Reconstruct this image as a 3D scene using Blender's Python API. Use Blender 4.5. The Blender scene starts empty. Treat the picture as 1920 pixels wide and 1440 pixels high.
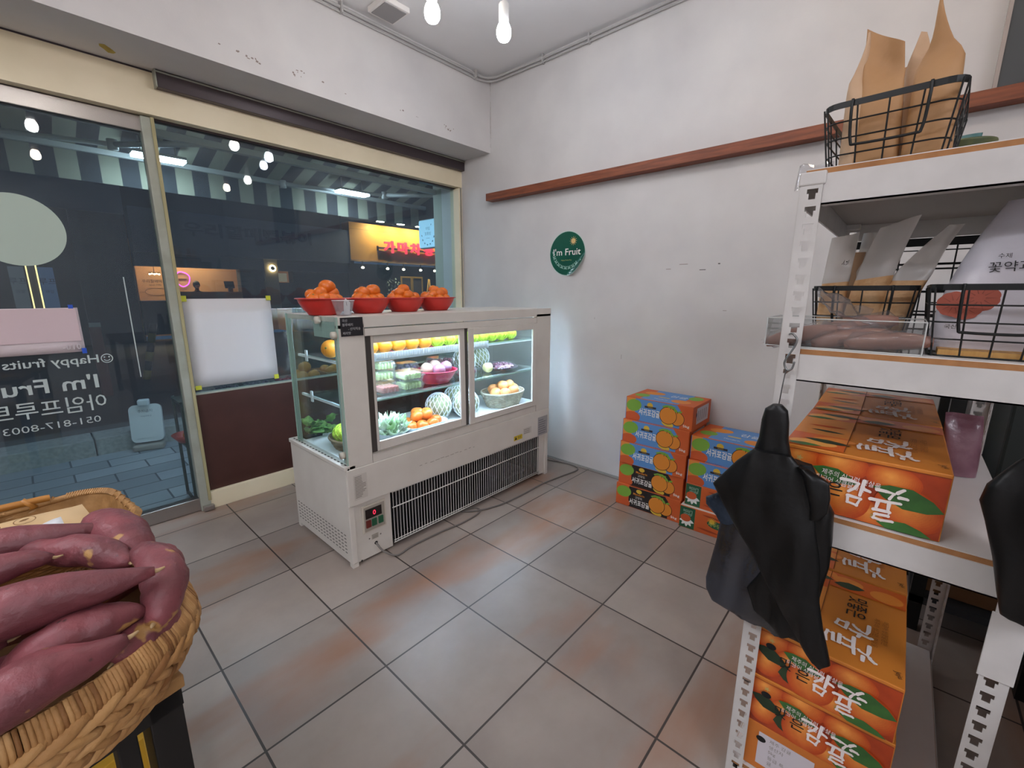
import bpy, bmesh, math, random
from mathutils import Vector, Matrix, noise
from math import sin, cos, pi, radians, sqrt, atan2
S = bpy.context.scene
C = S.collection
V = Vector
rnd = random.Random(7)

# ------------------------------------------------------------------ camera, world, exposure
YAW, PITCH, ROLL = 0.84094296, -0.20737462, 0.00196343
cam_data = bpy.data.cameras.new('camera')
cam_data.sensor_width = 36.0
cam_data.lens = 814.24 / 1920 * 36
cam_data.clip_start = 0.02
cam = bpy.data.objects.new('camera', cam_data)
C.objects.link(cam)
_f = V((sin(YAW) * cos(PITCH), cos(YAW) * cos(PITCH), sin(PITCH)))
_r = V((cos(YAW), -sin(YAW), 0)); _u = _r.cross(_f)
_r2 = cos(ROLL) * _r + sin(ROLL) * _u; _u2 = -sin(ROLL) * _r + cos(ROLL) * _u
M = Matrix((( _r2.x, _u2.x, -_f.x, 0), (_r2.y, _u2.y, -_f.y, 0), (_r2.z, _u2.z, -_f.z, 1.3), (0, 0, 0, 1)))
cam.matrix_world = M
S.camera = cam
S.cycles.transparent_max_bounces = 40
S.view_settings.view_transform = 'Standard'
S.view_settings.look = 'None'
S.view_settings.exposure = 1.75
S.view_settings.gamma = 1.0
S.view_settings.use_curve_mapping = False
world = bpy.data.worlds.new('dusk')
S.world = world
world.use_nodes = True
world.node_tree.nodes['Background'].inputs[0].default_value = (0.10, 0.16, 0.30, 1)
world.node_tree.nodes['Background'].inputs[1].default_value = 0.12
LAMP = 24.0       # emission of the ceiling bulbs
FLOOD = 40.0      # awning floodlights
PANEL = 9.5      # ceiling light panels added out of view
FRIDGE_LED = 20.0  # strip inside the display fridge

# ------------------------------------------------------------------ materials
def hx(h):
    h = h.lstrip('#')
    c = [int(h[i:i + 2], 16) / 255 for i in (0, 2, 4)]
    return tuple((x / 12.92 if x <= .04045 else ((x + .055) / 1.055) ** 2.4) for x in c) + (1,)
MATS = {}
def mat(name, col, rough=.5, metal=0, col2=None, scale=8, bump=0, bscale=60, emis=0, spec=None, detail=4, lo=.35, hi=.65, sss=0, coat=0, stretch=None):
    if name in MATS: return MATS[name]
    m = bpy.data.materials.new(name); m.use_nodes = True
    nt = m.node_tree; b = nt.nodes['Principled BSDF']
    c1 = hx(col) if isinstance(col, str) else col
    b.inputs['Base Color'].default_value = c1
    b.inputs['Roughness'].default_value = rough
    b.inputs['Metallic'].default_value = metal
    if spec is not None: b.inputs['Specular IOR Level'].default_value = spec
    if coat: b.inputs['Coat Weight'].default_value = coat; b.inputs['Coat Roughness'].default_value = .15
    if sss:
        b.inputs['Subsurface Weight'].default_value = sss; b.inputs['Subsurface Radius'].default_value = (.01, .006, .003)
    if emis:
        b.inputs['Emission Color'].default_value = c1; b.inputs['Emission Strength'].default_value = emis
    tc = None
    if col2 or bump:
        tc = nt.nodes.new('ShaderNodeTexCoord'); src = tc.outputs['Object']
        if stretch:
            mp = nt.nodes.new('ShaderNodeMapping'); mp.inputs['Scale'].default_value = stretch
            nt.links.new(src, mp.inputs[0]); src = mp.outputs[0]
    if col2:
        n = nt.nodes.new('ShaderNodeTexNoise'); n.inputs['Scale'].default_value = scale; n.inputs['Detail'].default_value = detail
        r = nt.nodes.new('ShaderNodeValToRGB')
        r.color_ramp.elements[0].position = lo; r.color_ramp.elements[1].position = hi
        r.color_ramp.elements[0].color = c1; r.color_ramp.elements[1].color = hx(col2)
        nt.links.new(src, n.inputs['Vector']); nt.links.new(n.outputs['Fac'], r.inputs[0]); nt.links.new(r.outputs[0], b.inputs['Base Color'])
    if bump:
        n = nt.nodes.new('ShaderNodeTexNoise'); n.inputs['Scale'].default_value = bscale; n.inputs['Detail'].default_value = 5
        bp = nt.nodes.new('ShaderNodeBump'); bp.inputs['Strength'].default_value = bump; bp.inputs['Distance'].default_value = .01
        nt.links.new(src, n.inputs['Vector']); nt.links.new(n.outputs['Fac'], bp.inputs['Height']); nt.links.new(bp.outputs[0], b.inputs['Normal'])
    MATS[name] = m
    return m
def clear(name, tint='ffffff', rough=0.0, ior=1.45, haze=0.0, hazecol='ffffff'):
    """thin clear sheet: transparent, Fresnel reflection, an optional milky share"""
    if name in MATS: return MATS[name]
    m = bpy.data.materials.new(name); m.use_nodes = True
    nt = m.node_tree; nt.nodes.clear()
    o = nt.nodes.new('ShaderNodeOutputMaterial')
    t = nt.nodes.new('ShaderNodeBsdfTransparent'); t.inputs[0].default_value = hx(tint)
    g = nt.nodes.new('ShaderNodeBsdfGlossy'); g.inputs['Roughness'].default_value = rough
    f = nt.nodes.new('ShaderNodeFresnel'); ge = nt.nodes.new('ShaderNodeNewGeometry'); mr = nt.nodes.new('ShaderNodeMapRange')
    mr.inputs[3].default_value = ior; mr.inputs[4].default_value = 1 / ior     # the back face of a thin sheet reflects like its front
    nt.links.new(ge.outputs['Backfacing'], mr.inputs[0]); nt.links.new(mr.outputs[0], f.inputs[0])
    x = nt.nodes.new('ShaderNodeMixShader')
    base = t.outputs[0]
    if haze:
        d = nt.nodes.new('ShaderNodeBsdfDiffuse'); d.inputs[0].default_value = hx(hazecol)
        tl = nt.nodes.new('ShaderNodeBsdfTranslucent'); tl.inputs[0].default_value = hx(hazecol)
        a = nt.nodes.new('ShaderNodeMixShader'); a.inputs[0].default_value = .5
        nt.links.new(d.outputs[0], a.inputs[1]); nt.links.new(tl.outputs[0], a.inputs[2])
        h = nt.nodes.new('ShaderNodeMixShader'); h.inputs[0].default_value = haze
        nt.links.new(base, h.inputs[1]); nt.links.new(a.outputs[0], h.inputs[2]); base = h.outputs[0]
    nt.links.new(f.outputs[0], x.inputs[0]); nt.links.new(base, x.inputs[1]); nt.links.new(g.outputs[0], x.inputs[2])
    nt.links.new(x.outputs[0], o.inputs[0])
    MATS[name] = m
    return m
def tiles(name, w, h, ox, oy, c1, c2, mortar, msize, rough, stain=None, offset=0.0, bumpy=.15, var=.5):
    m = bpy.data.materials.new(name); m.use_nodes = True
    nt = m.node_tree; b = nt.nodes['Principled BSDF']; L = nt.links.new
    tc = nt.nodes.new('ShaderNodeTexCoord'); mp = nt.nodes.new('ShaderNodeMapping'); mp.inputs['Location'].default_value = (-ox, -oy, 0)
    L(tc.outputs['Object'], mp.inputs[0])
    br = nt.nodes.new('ShaderNodeTexBrick'); br.offset = offset; br.squash = 1
    for k, v in (('Scale', 1), ('Brick Width', w), ('Row Height', h), ('Mortar Size', msize), ('Mortar Smooth', .1), ('Bias', 0)): br.inputs[k].default_value = v
    br.inputs['Color1'].default_value = (0, 0, 0, 1); br.inputs['Color2'].default_value = (1, 1, 1, 1); br.inputs['Mortar'].default_value = (0, 0, 0, 1)
    L(mp.outputs[0], br.inputs[0])
    n = nt.nodes.new('ShaderNodeTexNoise'); n.inputs['Scale'].default_value = 2.3; n.inputs['Detail'].default_value = 7; n.inputs['Roughness'].default_value = .62
    L(tc.outputs['Object'], n.inputs['Vector'])
    mx = nt.nodes.new('ShaderNodeMix'); mx.data_type = 'FLOAT'; mx.inputs[0].default_value = var
    L(n.outputs['Fac'], mx.inputs[2]); L(br.outputs['Color'], mx.inputs[3])
    r = nt.nodes.new('ShaderNodeValToRGB'); r.color_ramp.elements[0].position = .28; r.color_ramp.elements[1].position = .72
    r.color_ramp.elements[0].color = hx(c1); r.color_ramp.elements[1].color = hx(c2)
    L(mx.outputs[0], r.inputs[0]); col = r.outputs[0]
    if stain:
        n2 = nt.nodes.new('ShaderNodeTexNoise'); n2.inputs['Scale'].default_value = 1.15; n2.inputs['Detail'].default_value = 5
        mp2 = nt.nodes.new('ShaderNodeMapping'); mp2.inputs['Location'].default_value = (3.1, 1.7, 0); mp2.inputs['Scale'].default_value = (.8, 2.2, 1)
        L(tc.outputs['Object'], mp2.inputs[0]); L(mp2.outputs[0], n2.inputs['Vector'])
        r2 = nt.nodes.new('ShaderNodeValToRGB'); r2.color_ramp.elements[0].position = .52; r2.color_ramp.elements[1].position = .72
        L(n2.outputs['Fac'], r2.inputs[0])
        m2 = nt.nodes.new('ShaderNodeMix'); m2.data_type = 'RGBA'; m2.inputs[7].default_value = hx(stain)
        L(r2.outputs[0], m2.inputs[0]); L(col, m2.inputs[6]); col = m2.outputs[2]
    m3 = nt.nodes.new('ShaderNodeMix'); m3.data_type = 'RGBA'; m3.inputs[7].default_value = hx(mortar)
    L(br.outputs['Fac'], m3.inputs[0]); L(col, m3.inputs[6]); L(m3.outputs[2], b.inputs['Base Color'])
    rr = nt.nodes.new('ShaderNodeMapRange'); rr.inputs[3].default_value = rough - .1; rr.inputs[4].default_value = rough + .14
    L(n.outputs['Fac'], rr.inputs[0]); L(rr.outputs[0], b.inputs['Roughness'])
    bp = nt.nodes.new('ShaderNodeBump'); bp.inputs['Strength'].default_value = bumpy; bp.inputs['Distance'].default_value = .004
    inv = nt.nodes.new('ShaderNodeMath'); inv.operation = 'SUBTRACT'
    L(n.outputs['Fac'], inv.inputs[0]); L(br.outputs['Fac'], inv.inputs[1]); L(inv.outputs[0], bp.inputs['Height']); L(bp.outputs[0], b.inputs['Normal'])
    MATS[name] = m
    return m

# ------------------------------------------------------------------ mesh building
class Fr:
    """a flat frame on a surface: origin, right, up"""
    def __init__(s, o, u, v):
        s.o, s.u, s.v = V(o), V(u).normalized(), V(v).normalized(); s.n = s.u.cross(s.v)
    def p(s, x, y, z=0): return s.o + s.u * x + s.v * y + s.n * z
TXT = {}
def text_geo(body, bold=0.0):
    k = (body, bold)
    if k not in TXT:
        cu = bpy.data.curves.new('lettering', 'FONT'); cu.body = body; cu.size = 1; cu.resolution_u = 2; cu.fill_mode = 'FRONT'
        if bold: cu.offset = bold
        ob = bpy.data.objects.new('lettering', cu); C.objects.link(ob)
        me = ob.to_mesh()
        vs = [v.co.copy() for v in me.vertices]; fs = [tuple(p.vertices) for p in me.polygons]
        ob.to_mesh_clear(); bpy.data.objects.remove(ob); bpy.data.curves.remove(cu)
        if vs:
            x0 = min(v.x for v in vs); x1 = max(v.x for v in vs); y0 = min(v.y for v in vs); y1 = max(v.y for v in vs)
        else: x0 = x1 = y0 = y1 = 0
        TXT[k] = ([(v.x - x0, v.y - y0) for v in vs], fs, x1 - x0, y1 - y0)
    return TXT[k]
class MB:
    def __init__(s): s.v, s.f, s.m, s.sm, s.mats, s.k = [], [], [], [], [], 0
    def mi(s, m):
        if m not in s.mats: s.mats.append(m)
        return s.mats.index(m)
    def add(s, vs, fs, m, smooth=False):
        o = len(s.v); s.v.extend([tuple(v) for v in vs]); k = s.mi(m)
        for f in fs: s.f.append(tuple(i + o for i in f)); s.m.append(k); s.sm.append(smooth)
        return s
    def box(s, lo, hi, m, bev=0, T=None, seg=2):
        lo, hi = V(lo), V(hi)
        c = [(x, y, z) for x in (lo.x, hi.x) for y in (lo.y, hi.y) for z in (lo.z, hi.z)]
        fs = [(0, 1, 3, 2), (4, 6, 7, 5), (0, 4, 5, 1), (2, 3, 7, 6), (0, 2, 6, 4), (1, 5, 7, 3)]
        if bev:
            bm = bmesh.new(); vv = [bm.verts.new(p) for p in c]
            for f in fs: bm.faces.new([vv[i] for i in f])
            bmesh.ops.bevel(bm, geom=list(bm.edges), offset=bev, segments=seg, profile=.5, affect='EDGES')
            bm.verts.index_update(); c = [v.co.copy() for v in bm.verts]; fs = [tuple(v.index for v in f.verts) for f in bm.faces]; bm.free()
        if T: c = [T @ V(p) for p in c]
        return s.add(c, fs, m)
    def tube(s, pts, r, m, n=8, closed=False, caps=True, flat=None):
        pts = [V(p) for p in pts]; N = len(pts); vs, fs = [], []
        t0 = (pts[1] - pts[0]).normalized()
        nn = t0.orthogonal().normalized() if not flat else V(flat)
        for i, p in enumerate(pts):
            a = pts[i - 1] if (i or closed) else p; b = pts[(i + 1) % N] if (i < N - 1 or closed) else p
            t = (b - a)
            t = t.normalized() if t.length > 1e-9 else t0
            nn = (nn - t * nn.dot(t)); nn = nn.normalized() if nn.length > 1e-6 else t.orthogonal().normalized()
            bb = t.cross(nn)
            rr = r(i / (N - 1)) if callable(r) else r
            ra, rb = rr if isinstance(rr, tuple) else (rr, rr)
            for k in range(n):
                an = 2 * pi * k / n; vs.append(p + nn * cos(an) * ra + bb * sin(an) * rb)
        M_ = N if closed else N - 1
        for i in range(M_):
            for k in range(n):
                j = (i + 1) % N
                fs.append((i * n + k, i * n + (k + 1) % n, j * n + (k + 1) % n, j * n + k))
        if caps and not closed:
            fs.append(tuple(reversed(range(n)))); fs.append(tuple((N - 1) * n + k for k in range(n)))
        return s.add(vs, fs, m, n > 5)
    def cyl(s, a, b, r, m, n=16): return s.tube([a, b], r, m, n)
    def lathe(s, prof, m, n=32, o=(0, 0, 0), sx=1, sy=1, T=None):
        vs, fs = [], []; o = V(o)
        for (r, z) in prof:
            for k in range(n): vs.append(V((r * cos(2 * pi * k / n) * sx, r * sin(2 * pi * k / n) * sy, z)))
        vs = [(T @ v if T else v) + o for v in vs]
        for i in range(len(prof) - 1):
            for k in range(n): fs.append((i * n + k, i * n + (k + 1) % n, (i + 1) * n + (k + 1) % n, (i + 1) * n + k))
        return s.add(vs, fs, m, True)
    def ball(s, c, r, m, n=16, k=10, sq=(1, 1, 1), wob=0, T=None, seed=0):
        vs, fs = [], []; c = V(c)
        for i in range(k + 1):
            th = pi * i / k
            for j in range(n):
                ph = 2 * pi * j / n
                d = V((sin(th) * cos(ph), sin(th) * sin(ph), cos(th)))
                w = 1 + (wob * noise.noise(d * 1.7 + V((seed, 0, 0))) if wob else 0)
                p = V((d.x * r * sq[0] * w, d.y * r * sq[1] * w, d.z * r * sq[2] * w))
                vs.append((T @ p if T else p) + c)
        for i in range(k):
            for j in range(n): fs.append((i * n + j, (i + 1) * n + j, (i + 1) * n + (j + 1) % n, i * n + (j + 1) % n))
        return s.add(vs, fs, m, True)
    def grid(s, fn, nu, nv, m, closed_u=False, smooth=True, mfn=None):
        vs = [fn(i / nu, j / nv) for j in range(nv + 1) for i in range(nu + (0 if closed_u else 1))]
        w = nu if closed_u else nu + 1
        o = len(s.v); s.v.extend([tuple(v) for v in vs])
        for j in range(nv):
            for i in range(nu):
                a, b = j * w + i, j * w + (i + 1) % w
                s.f.append((o + a, o + b, o + b + w, o + a + w)); s.sm.append(smooth)
                s.m.append(s.mi(mfn(i / nu, j / nv) if mfn else m))
        return s
    def poly(s, fr, pts, m, z=.0006):
        s.k += 1; z += s.k * 8e-6      # later prints lie on earlier ones
        return s.add([fr.p(x, y, z) for x, y in pts], [tuple(range(len(pts)))], m)
    def rect(s, fr, x0, y0, x1, y1, m, z=.0006): return s.poly(fr, [(x0, y0), (x1, y0), (x1, y1), (x0, y1)], m, z)
    def ell(s, fr, x, y, rx, ry, m, z=.0006, rot=0, n=28, clip=None):
        pts = []
        for k in range(n):
            a = 2 * pi * k / n; px, py = rx * cos(a), ry * sin(a)
            qx, qy = x + px * cos(rot) - py * sin(rot), y + px * sin(rot) + py * cos(rot)
            if clip: qx = min(max(qx, clip[0]), clip[2]); qy = min(max(qy, clip[1]), clip[3])
            pts.append((qx, qy))
        return s.poly(fr, pts, m, z)
    def ring(s, fr, x, y, rx, ry, w, m, z=.0008, a0=0, a1=2 * pi, n=28):
        vs, fs = [], []; s.k += 1; z += s.k * 8e-6
        for k in range(n + 1):
            a = a0 + (a1 - a0) * k / n
            vs += [fr.p(x + (rx - w) * cos(a), y + (ry - w) * sin(a), z), fr.p(x + rx * cos(a), y + ry * sin(a), z)]
        for k in range(n): fs.append((2 * k, 2 * k + 1, 2 * k + 3, 2 * k + 2))
        return s.add(vs, fs, m)
    def leaf(s, fr, x, y, L, W, rot, m, z=.0008, clip=None):
        pts = [(0, 0), (.2, .32), (.5, .5), (.8, .3), (1, 0), (.8, -.3), (.5, -.5), (.2, -.32)]
        q = [(x + a * L * cos(rot) - b * W * sin(rot), y + a * L * sin(rot) + b * W * cos(rot)) for a, b in pts]
        if clip: q = [(min(max(a, clip[0]), clip[2]), min(max(b, clip[1]), clip[3])) for a, b in q]
        return s.poly(fr, q, m, z)
    def stroke(s, fr, pts, w, m, z=.001):
        """a brush stroke: flat line of width w with round ends, tapering a little"""
        s.k += 1; z += s.k * 8e-6; n = len(pts); L, R = [], []
        for i, (x, y) in enumerate(pts):
            ax, ay = pts[max(i - 1, 0)]; bx, by = pts[min(i + 1, n - 1)]; d = sqrt((bx - ax) ** 2 + (by - ay) ** 2) or 1
            nx, ny = -(by - ay) / d, (bx - ax) / d; h = w / 2 * (1.08 - .25 * i / max(1, n - 1)); L.append((x + nx * h, y + ny * h)); R.append((x - nx * h, y - ny * h))
        for i in range(n - 1): s.add([fr.p(*p, z) for p in (R[i], R[i + 1], L[i + 1], L[i])], [(0, 1, 2, 3)], m)
        for i, (x, y) in enumerate(pts): s.ell(fr, x, y, w / 2 * (1.08 - .25 * i / max(1, n - 1)), w / 2 * (1.08 - .25 * i / max(1, n - 1)), m, z, n=12)
        return s
    def text(s, fr, body, x, y, h, m, z=.001, w=None, bold=0, al='l', rot=0, depth=0, cap=None):
        """lettering of height h (or total width w) with its lower corner / centre at x, y"""
        vs, fs, W, H = text_geo(body, bold)
        if not fs: return s
        s.k += 1; z += s.k * 8e-6
        sy = h / H; sx = (w / W) if w else sy
        ox = {'l': 0, 'c': -W * sx / 2, 'r': -W * sx}[al]
        q = []
        for a, b in vs:
            a, b = a * sx + ox, b * sy
            q.append((x + a * cos(rot) - b * sin(rot), y + a * sin(rot) + b * cos(rot)))
        s.add([fr.p(a, b, z) for a, b in q], fs, m)
        if depth:
            cnt = {}
            for f in fs:
                for i in range(len(f)):
                    e = (f[i], f[(i + 1) % len(f)]); cnt[e] = 1
            side = [e for e in cnt if (e[1], e[0]) not in cnt]
            N = len(q)
            s.add([fr.p(a, b, z) for a, b in q] + [fr.p(a, b, z - depth) for a, b in q], [(e[1], e[0], e[0] + N, e[1] + N) for e in side], m)
        return s
    def build(s, name, parent=None, loc=None, solid=0, merge=False, bevel=0, sub=0):
        me = bpy.data.meshes.new(name); me.from_pydata(s.v, [], s.f)
        for m in s.mats: me.materials.append(m)
        me.polygons.foreach_set('material_index', s.m); me.polygons.foreach_set('use_smooth', s.sm)
        if merge:
            bm = bmesh.new(); bm.from_mesh(me); bmesh.ops.remove_doubles(bm, verts=bm.verts, dist=1e-5); bm.to_mesh(me); bm.free()
        me.update()
        o = bpy.data.objects.new(name, me); C.objects.link(o)
        if parent: o.parent = parent
        if loc: o.location = loc
        if bevel:
            q = o.modifiers.new('edge', 'BEVEL'); q.width = bevel; q.segments = 2; q.limit_method = 'ANGLE'
        if solid:
            q = o.modifiers.new('thickness', 'SOLIDIFY'); q.thickness = solid; q.offset = 0
        if sub:
            q = o.modifiers.new('smooth', 'SUBSURF'); q.levels = sub; q.render_levels = sub
        return o
def tag(o, label, cat, group=None, kind=None):
    o['label'] = label; o['category'] = cat
    if group: o['group'] = group
    if kind: o['kind'] = kind
    return o
def thing(name, label, cat, loc=(0, 0, 0), rz=0, group=None):
    o = bpy.data.objects.new(name, None); o.empty_display_size = .05; C.objects.link(o); o.location = loc; o.rotation_euler = (0, 0, rz)
    return tag(o, label, cat, group)
def struct(o): o['kind'] = 'structure'; return o
def dup(o, loc, rz=None, label=None, group=None, scale=None, parent=None, rot=None):
    c = o.copy(); C.objects.link(c)
    if parent: c.parent = parent
    c.location = loc
    if rz is not None: c.rotation_euler = (0, 0, rz)
    if rot is not None: c.rotation_euler = rot
    if scale: c.scale = scale if isinstance(scale, tuple) else (scale,) * 3
    if label: c['label'] = label
    if group: c['group'] = group
    for ch in o.children:
        d = ch.copy(); C.objects.link(d); d.parent = c
        for g in ch.children:
            e = g.copy(); C.objects.link(e); e.parent = d
    return c
def rrect(w, d, r, n=5):
    """rounded rectangle outline, centred"""
    out = []
    for cx, cy, a0 in ((w / 2 - r, d / 2 - r, 0), (-w / 2 + r, d / 2 - r, pi / 2), (-w / 2 + r, -d / 2 + r, pi), (w / 2 - r, -d / 2 + r, 3 * pi / 2)):
        for k in range(n + 1):
            a = a0 + pi / 2 * k / n; out.append((cx + r * cos(a), cy + r * sin(a)))
    return out
# ------------------------------------------------------------------ shared materials
WALL = mat('painted_wall', 'd2cfcd', .75, col2='cac7c6', scale=3, bump=.04, bscale=120)
CEIL = mat('painted_ceiling', 'e2e1e1', .85, col2='dcdbdb', scale=2)
CREAM = mat('cream_paint', 'eaddc0', .6, col2='e2d5b6', scale=4)
BROWNP = mat('brown_board', '4a2a24', .45, col2='43251f', scale=6)
ALU = mat('aged_aluminium', 'a5a89c', .5, .15, col2='989a8c', scale=9)
STEEL = mat('brushed_steel', 'a9a4a0', .28, .9, bump=.05, bscale=200)
CHAN = mat('brown_anodised', '4a4144', .4, .4)
WHITEM = mat('white_enamel', 'd9d6d2', .42, col2='d2cfca', scale=5)
WHITER = mat('white_rack_paint', 'cbc8c5', .45, col2='c2bfbc', scale=14)
FRW = mat('fridge_enamel', 'd9d5cd', .38, col2='d2cdc5', scale=6)
BLACK = mat('black_metal', '121413', .45, .2)
DARK = mat('dark_void', '0d0f11', .8)
WHITE = mat('print_white', 'eeece6', .6)
INK = mat('print_black', '141212', .6)
WOODL = mat('ledge_wood', '8a4a2c', .55, col2='6f3820', scale=5, stretch=(14, 1.2, 14), bump=.05, bscale=30)
MDF = mat('mdf_edge', 'a9774a', .8, col2='9a6a40', scale=40)
GLASS = clear('window_glass', 'e6f0ee', 0.0, 1.5, .045, 'c8d8ec')
CGLASS = clear('cabinet_glass', 'f5faf9', 0.0, 1.42)
PLASTIC = clear('clear_plastic', 'f4f6f8', .08, 1.5, .10)
FILM = clear('wrap_film', 'f4f4f6', .12, 1.5, .07)

# ------------------------------------------------------------------ the room
X0, X1, Y0, Y1, ZC = -2.3, 2.677, -3.2, 3.047, 2.904
FLOORM = tiles('floor_tile', .3955, .412, .675 + .0, .79, '857972', 'a69a91', '3a322e', .0035, .33, stain='93694f', var=.32)
struct(MB().box((X0, Y0, -.05), (X1, 3.09, 0), FLOORM).build('floor'))
struct(MB().box((X0 - .1, Y0 - .1, ZC), (X1 + .1, 3.25, ZC + .1), CEIL).build('ceiling'))
wr = MB().box((X1, Y0, -.06), (X1 + .12, 3.25, ZC), WALL)
fw = Fr((X1, 0, 0), (0, -1, 0), (0, 0, 1))
SCUFF = mat('wall_scuff', '9b928c', .8); SCUFD = mat('wall_scuff_dark', '55504d', .8)
for (y, z, w, h, m_) in ((1.05, 1.465, .05, .004, SCUFF), (.93, 1.43, .035, .004, SCUFD), (.83, 1.46, .012, .006, SCUFD), (1.13, 1.44, .03, .004, SCUFF), (1.4, .86, .003, .03, SCUFF), (.78, 1.2, .02, .003, SCUFF), (1.62, 1.12, .003, .012, SCUFF)):
    wr.rect(fw, -y, z, -y + w, z + h, m_, .0008)
for k in range(14):   # cracked paint down the corner
    z = 2.42 + k * .033
    wr.rect(fw, -2.628 + rnd.uniform(0, .003), z, -2.626 + rnd.uniform(.001, .004), z + .03, SCUFF, .0007)
struct(wr.build('wall_right'))
struct(MB().box((X0 - .1, Y0 - .1, 0), (X0, 3.25, ZC), WALL).build('wall_left'))
struct(MB().box((X0, Y0 - .1, 0), (X1, Y0, ZC), WALL).build('wall_back'))
fbm = Fr((0, 2.63, 0), (1, 0, 0), (0, 0, 1))
bm_ = MB().box((X0, 2.63, 2.38), (X1, 3.25, ZC), WALL)
RES = mat('old_adhesive', '8d8079', .8)
for (cx, cz, n, sx, sz) in ((.832, 2.462, 1, .004, .014), (.907, 2.463, 3, .014, .006), (.95, 2.452, 2, .008, .014), (.99, 2.447, 5, .02, .018), (1.205, 2.457, 9, .04, .02), (1.335, 2.46, 1, .004, .004), (1.467, 2.44, 1, .005, .006), (1.85, 2.46, 2, .02, .006), (1.99, 2.46, 2, .02, .006), (2.26, 2.455, 9, .05, .014)):
    for k in range(n):
        x, z = cx + rnd.uniform(-sx, sx), cz + rnd.uniform(-sz, sz)
        a, b = rnd.uniform(.002, .008), rnd.uniform(.002, .006)
        bm_.poly(fbm, [(x - a, z - b * .6), (x + a * .7, z - b), (x + a, z + b * .5), (x - a * .4, z + b)], RES)
fso = Fr((0, 0, 2.38), (1, 0, 0), (0, -1, 0))
YST = mat('yellow_stain', 'b7a04c', .8, col2='a88f3f', scale=30)
bm_.poly(fso, [(.412, -2.835), (.43, -2.825), (.455, -2.852), (.475, -2.88), (.468, -2.9), (.45, -2.905), (.43, -2.875), (.416, -2.86)], YST)
struct(bm_.build('trim_1'))                                   # the white beam over the shopfront
hd = MB().box((X0, 2.975, 2.176), (X1, 3.085, 2.379), CREAM)
hd.box((X0, 2.973, 2.372), (X1, 2.9749, 2.379), CHAN); hd.box((X0, 3.03, 2.166), (X1, 3.075, 2.1759), CHAN)
struct(hd.build('trim_2'))                                    # cream header
ch = thing('shutter_channel', 'dark brown metal channel running along the cream header over the window', 'channel', (.62, 2.93, 2.3))
m_ = MB(); m_.box((.005, 0, 0), (2.052, .0445, .079), CHAN, .003); m_.box((.005, -.004, .066), (2.052, .0, .073), ALU); m_.build('rail', ch)
MB().box((-.001, -.004, -.001), (.005, .0445, .0795), ALU, .001).build('end_cap', ch)
# skirting below the shop window
struct(MB().box((.60, 3.0, 0), (X1, 3.09, .108), CREAM, .003).build('baseboard_front'))
SKM = mat('grey_skirting', '9a9a97', .6)
struct(MB().box((2.668, Y0, 0), (X1, 3.0, .012), SKM).build('baseboard_right'))

# window over the brown board
w1 = thing('window_1', 'shop window', 'window', (0, 3.047, 0)); w1['kind'] = 'structure'
MB().box((.60, -.005, .716), (2.665, .005, 2.17), GLASS).build('glass', w1)
m_ = MB().box((.60, -.02, .108), (2.665, .03, .712), BROWNP); m_.box((.60, -.022, .708), (2.665, .03, .716), ALU)
m_.build('board', w1)
m_ = MB().box((.548, -.045, 0), (.602, .03, 2.17), ALU, .004); m_.box((.588, -.052, .06), (.6025, -.04, 2.17), mat('yellowed_seal', 'a39a72', .7)); m_.build('mullion', w1)
m_ = MB().box((2.64, -.072, .108), (2.677, .04, 2.17), CREAM, .003); m_.box((2.655, -.082, .108), (2.66, -.07, 2.17), mat('seam_grey', '85817a', .7)); m_.build('jamb', w1)
# glass door
d1 = thing('door_1', 'glass shop door', 'door', (0, 3.047, 0)); d1['kind'] = 'structure'
MB().box((-.42, -.006, .06), (.546, .006, 2.10), GLASS).build('glass', d1)
MB().box((-.42, -.022, 2.10), (.604, .022, 2.172), STEEL, .003).build('top_rail', d1)
MB().box((-.42, -.03, .004), (.60, .03, .082), STEEL, .003).build('bottom_rail', d1)
MB().box((.555, -.075, .004), (.61, -.031, .034), STEEL, .004).build('pivot', d1)
VIN = mat('vinyl_lettering', 'aeb9b6', .6)
fd = Fr((0, -.008, 0), (-1, 0, 0), (0, 0, 1))    # read from the street
m_ = MB()
m_.text(fd, "I'm Fruit", -.212, .819, .073, VIN, w=.40, bold=.015)
m_.text(fd, '아임프루트', -.228, .705, .082, VIN, w=.40, bold=.004)
m_.text(fd, '051-817-8003', -.194, .641, .033, VIN, w=.335, bold=-.004)
m_.text(fd, 'Happy fruits', -.229, .934, .054, VIN, w=.325, bold=.01)
m_.ring(fd, -.2605, .9645, .0235, .0235, .004, VIN); m_.ring(fd, -.2605, .9635, .0135, .0125, .0035, VIN, a0=pi * 1.1, a1=pi * 1.9)
for q in (-.009, .009): m_.ell(fd, -.2605 + q, .9715, .0033, .0033, VIN)
m_.build('lettering', d1)
m_ = MB(); MINT = mat('mint_sticker', 'aab9ad', .6)
m_.ell(fd, -.045, 1.573, .157, .157, MINT, .001, n=56); m_.text(fd, "m'f", .02, 1.57, .05, mat('mint_dark', 'a3b2a6', .6), .0018)
m_.build('sticker', d1)
m_ = MB().box((.379, -.009, .85), (.3835, -.0062, 1.375), VIN); m_.build('strip', d1)
w2 = thing('window_2', 'side glass', 'window', (0, 3.047, 0)); w2['kind'] = 'structure'
MB().box((-2.3, -.005, .082), (-.47, .005, 2.10), GLASS).build('glass', w2)
m_ = MB().box((-2.3, -.022, 2.10), (-.42, .022, 2.172), STEEL); m_.box((-2.3, -.03, .004), (-.42, .03, .082), STEEL); m_.box((-.47, -.03, .082), (-.42, .03, 2.10), ALU); m_.build('frame', w2)

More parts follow.
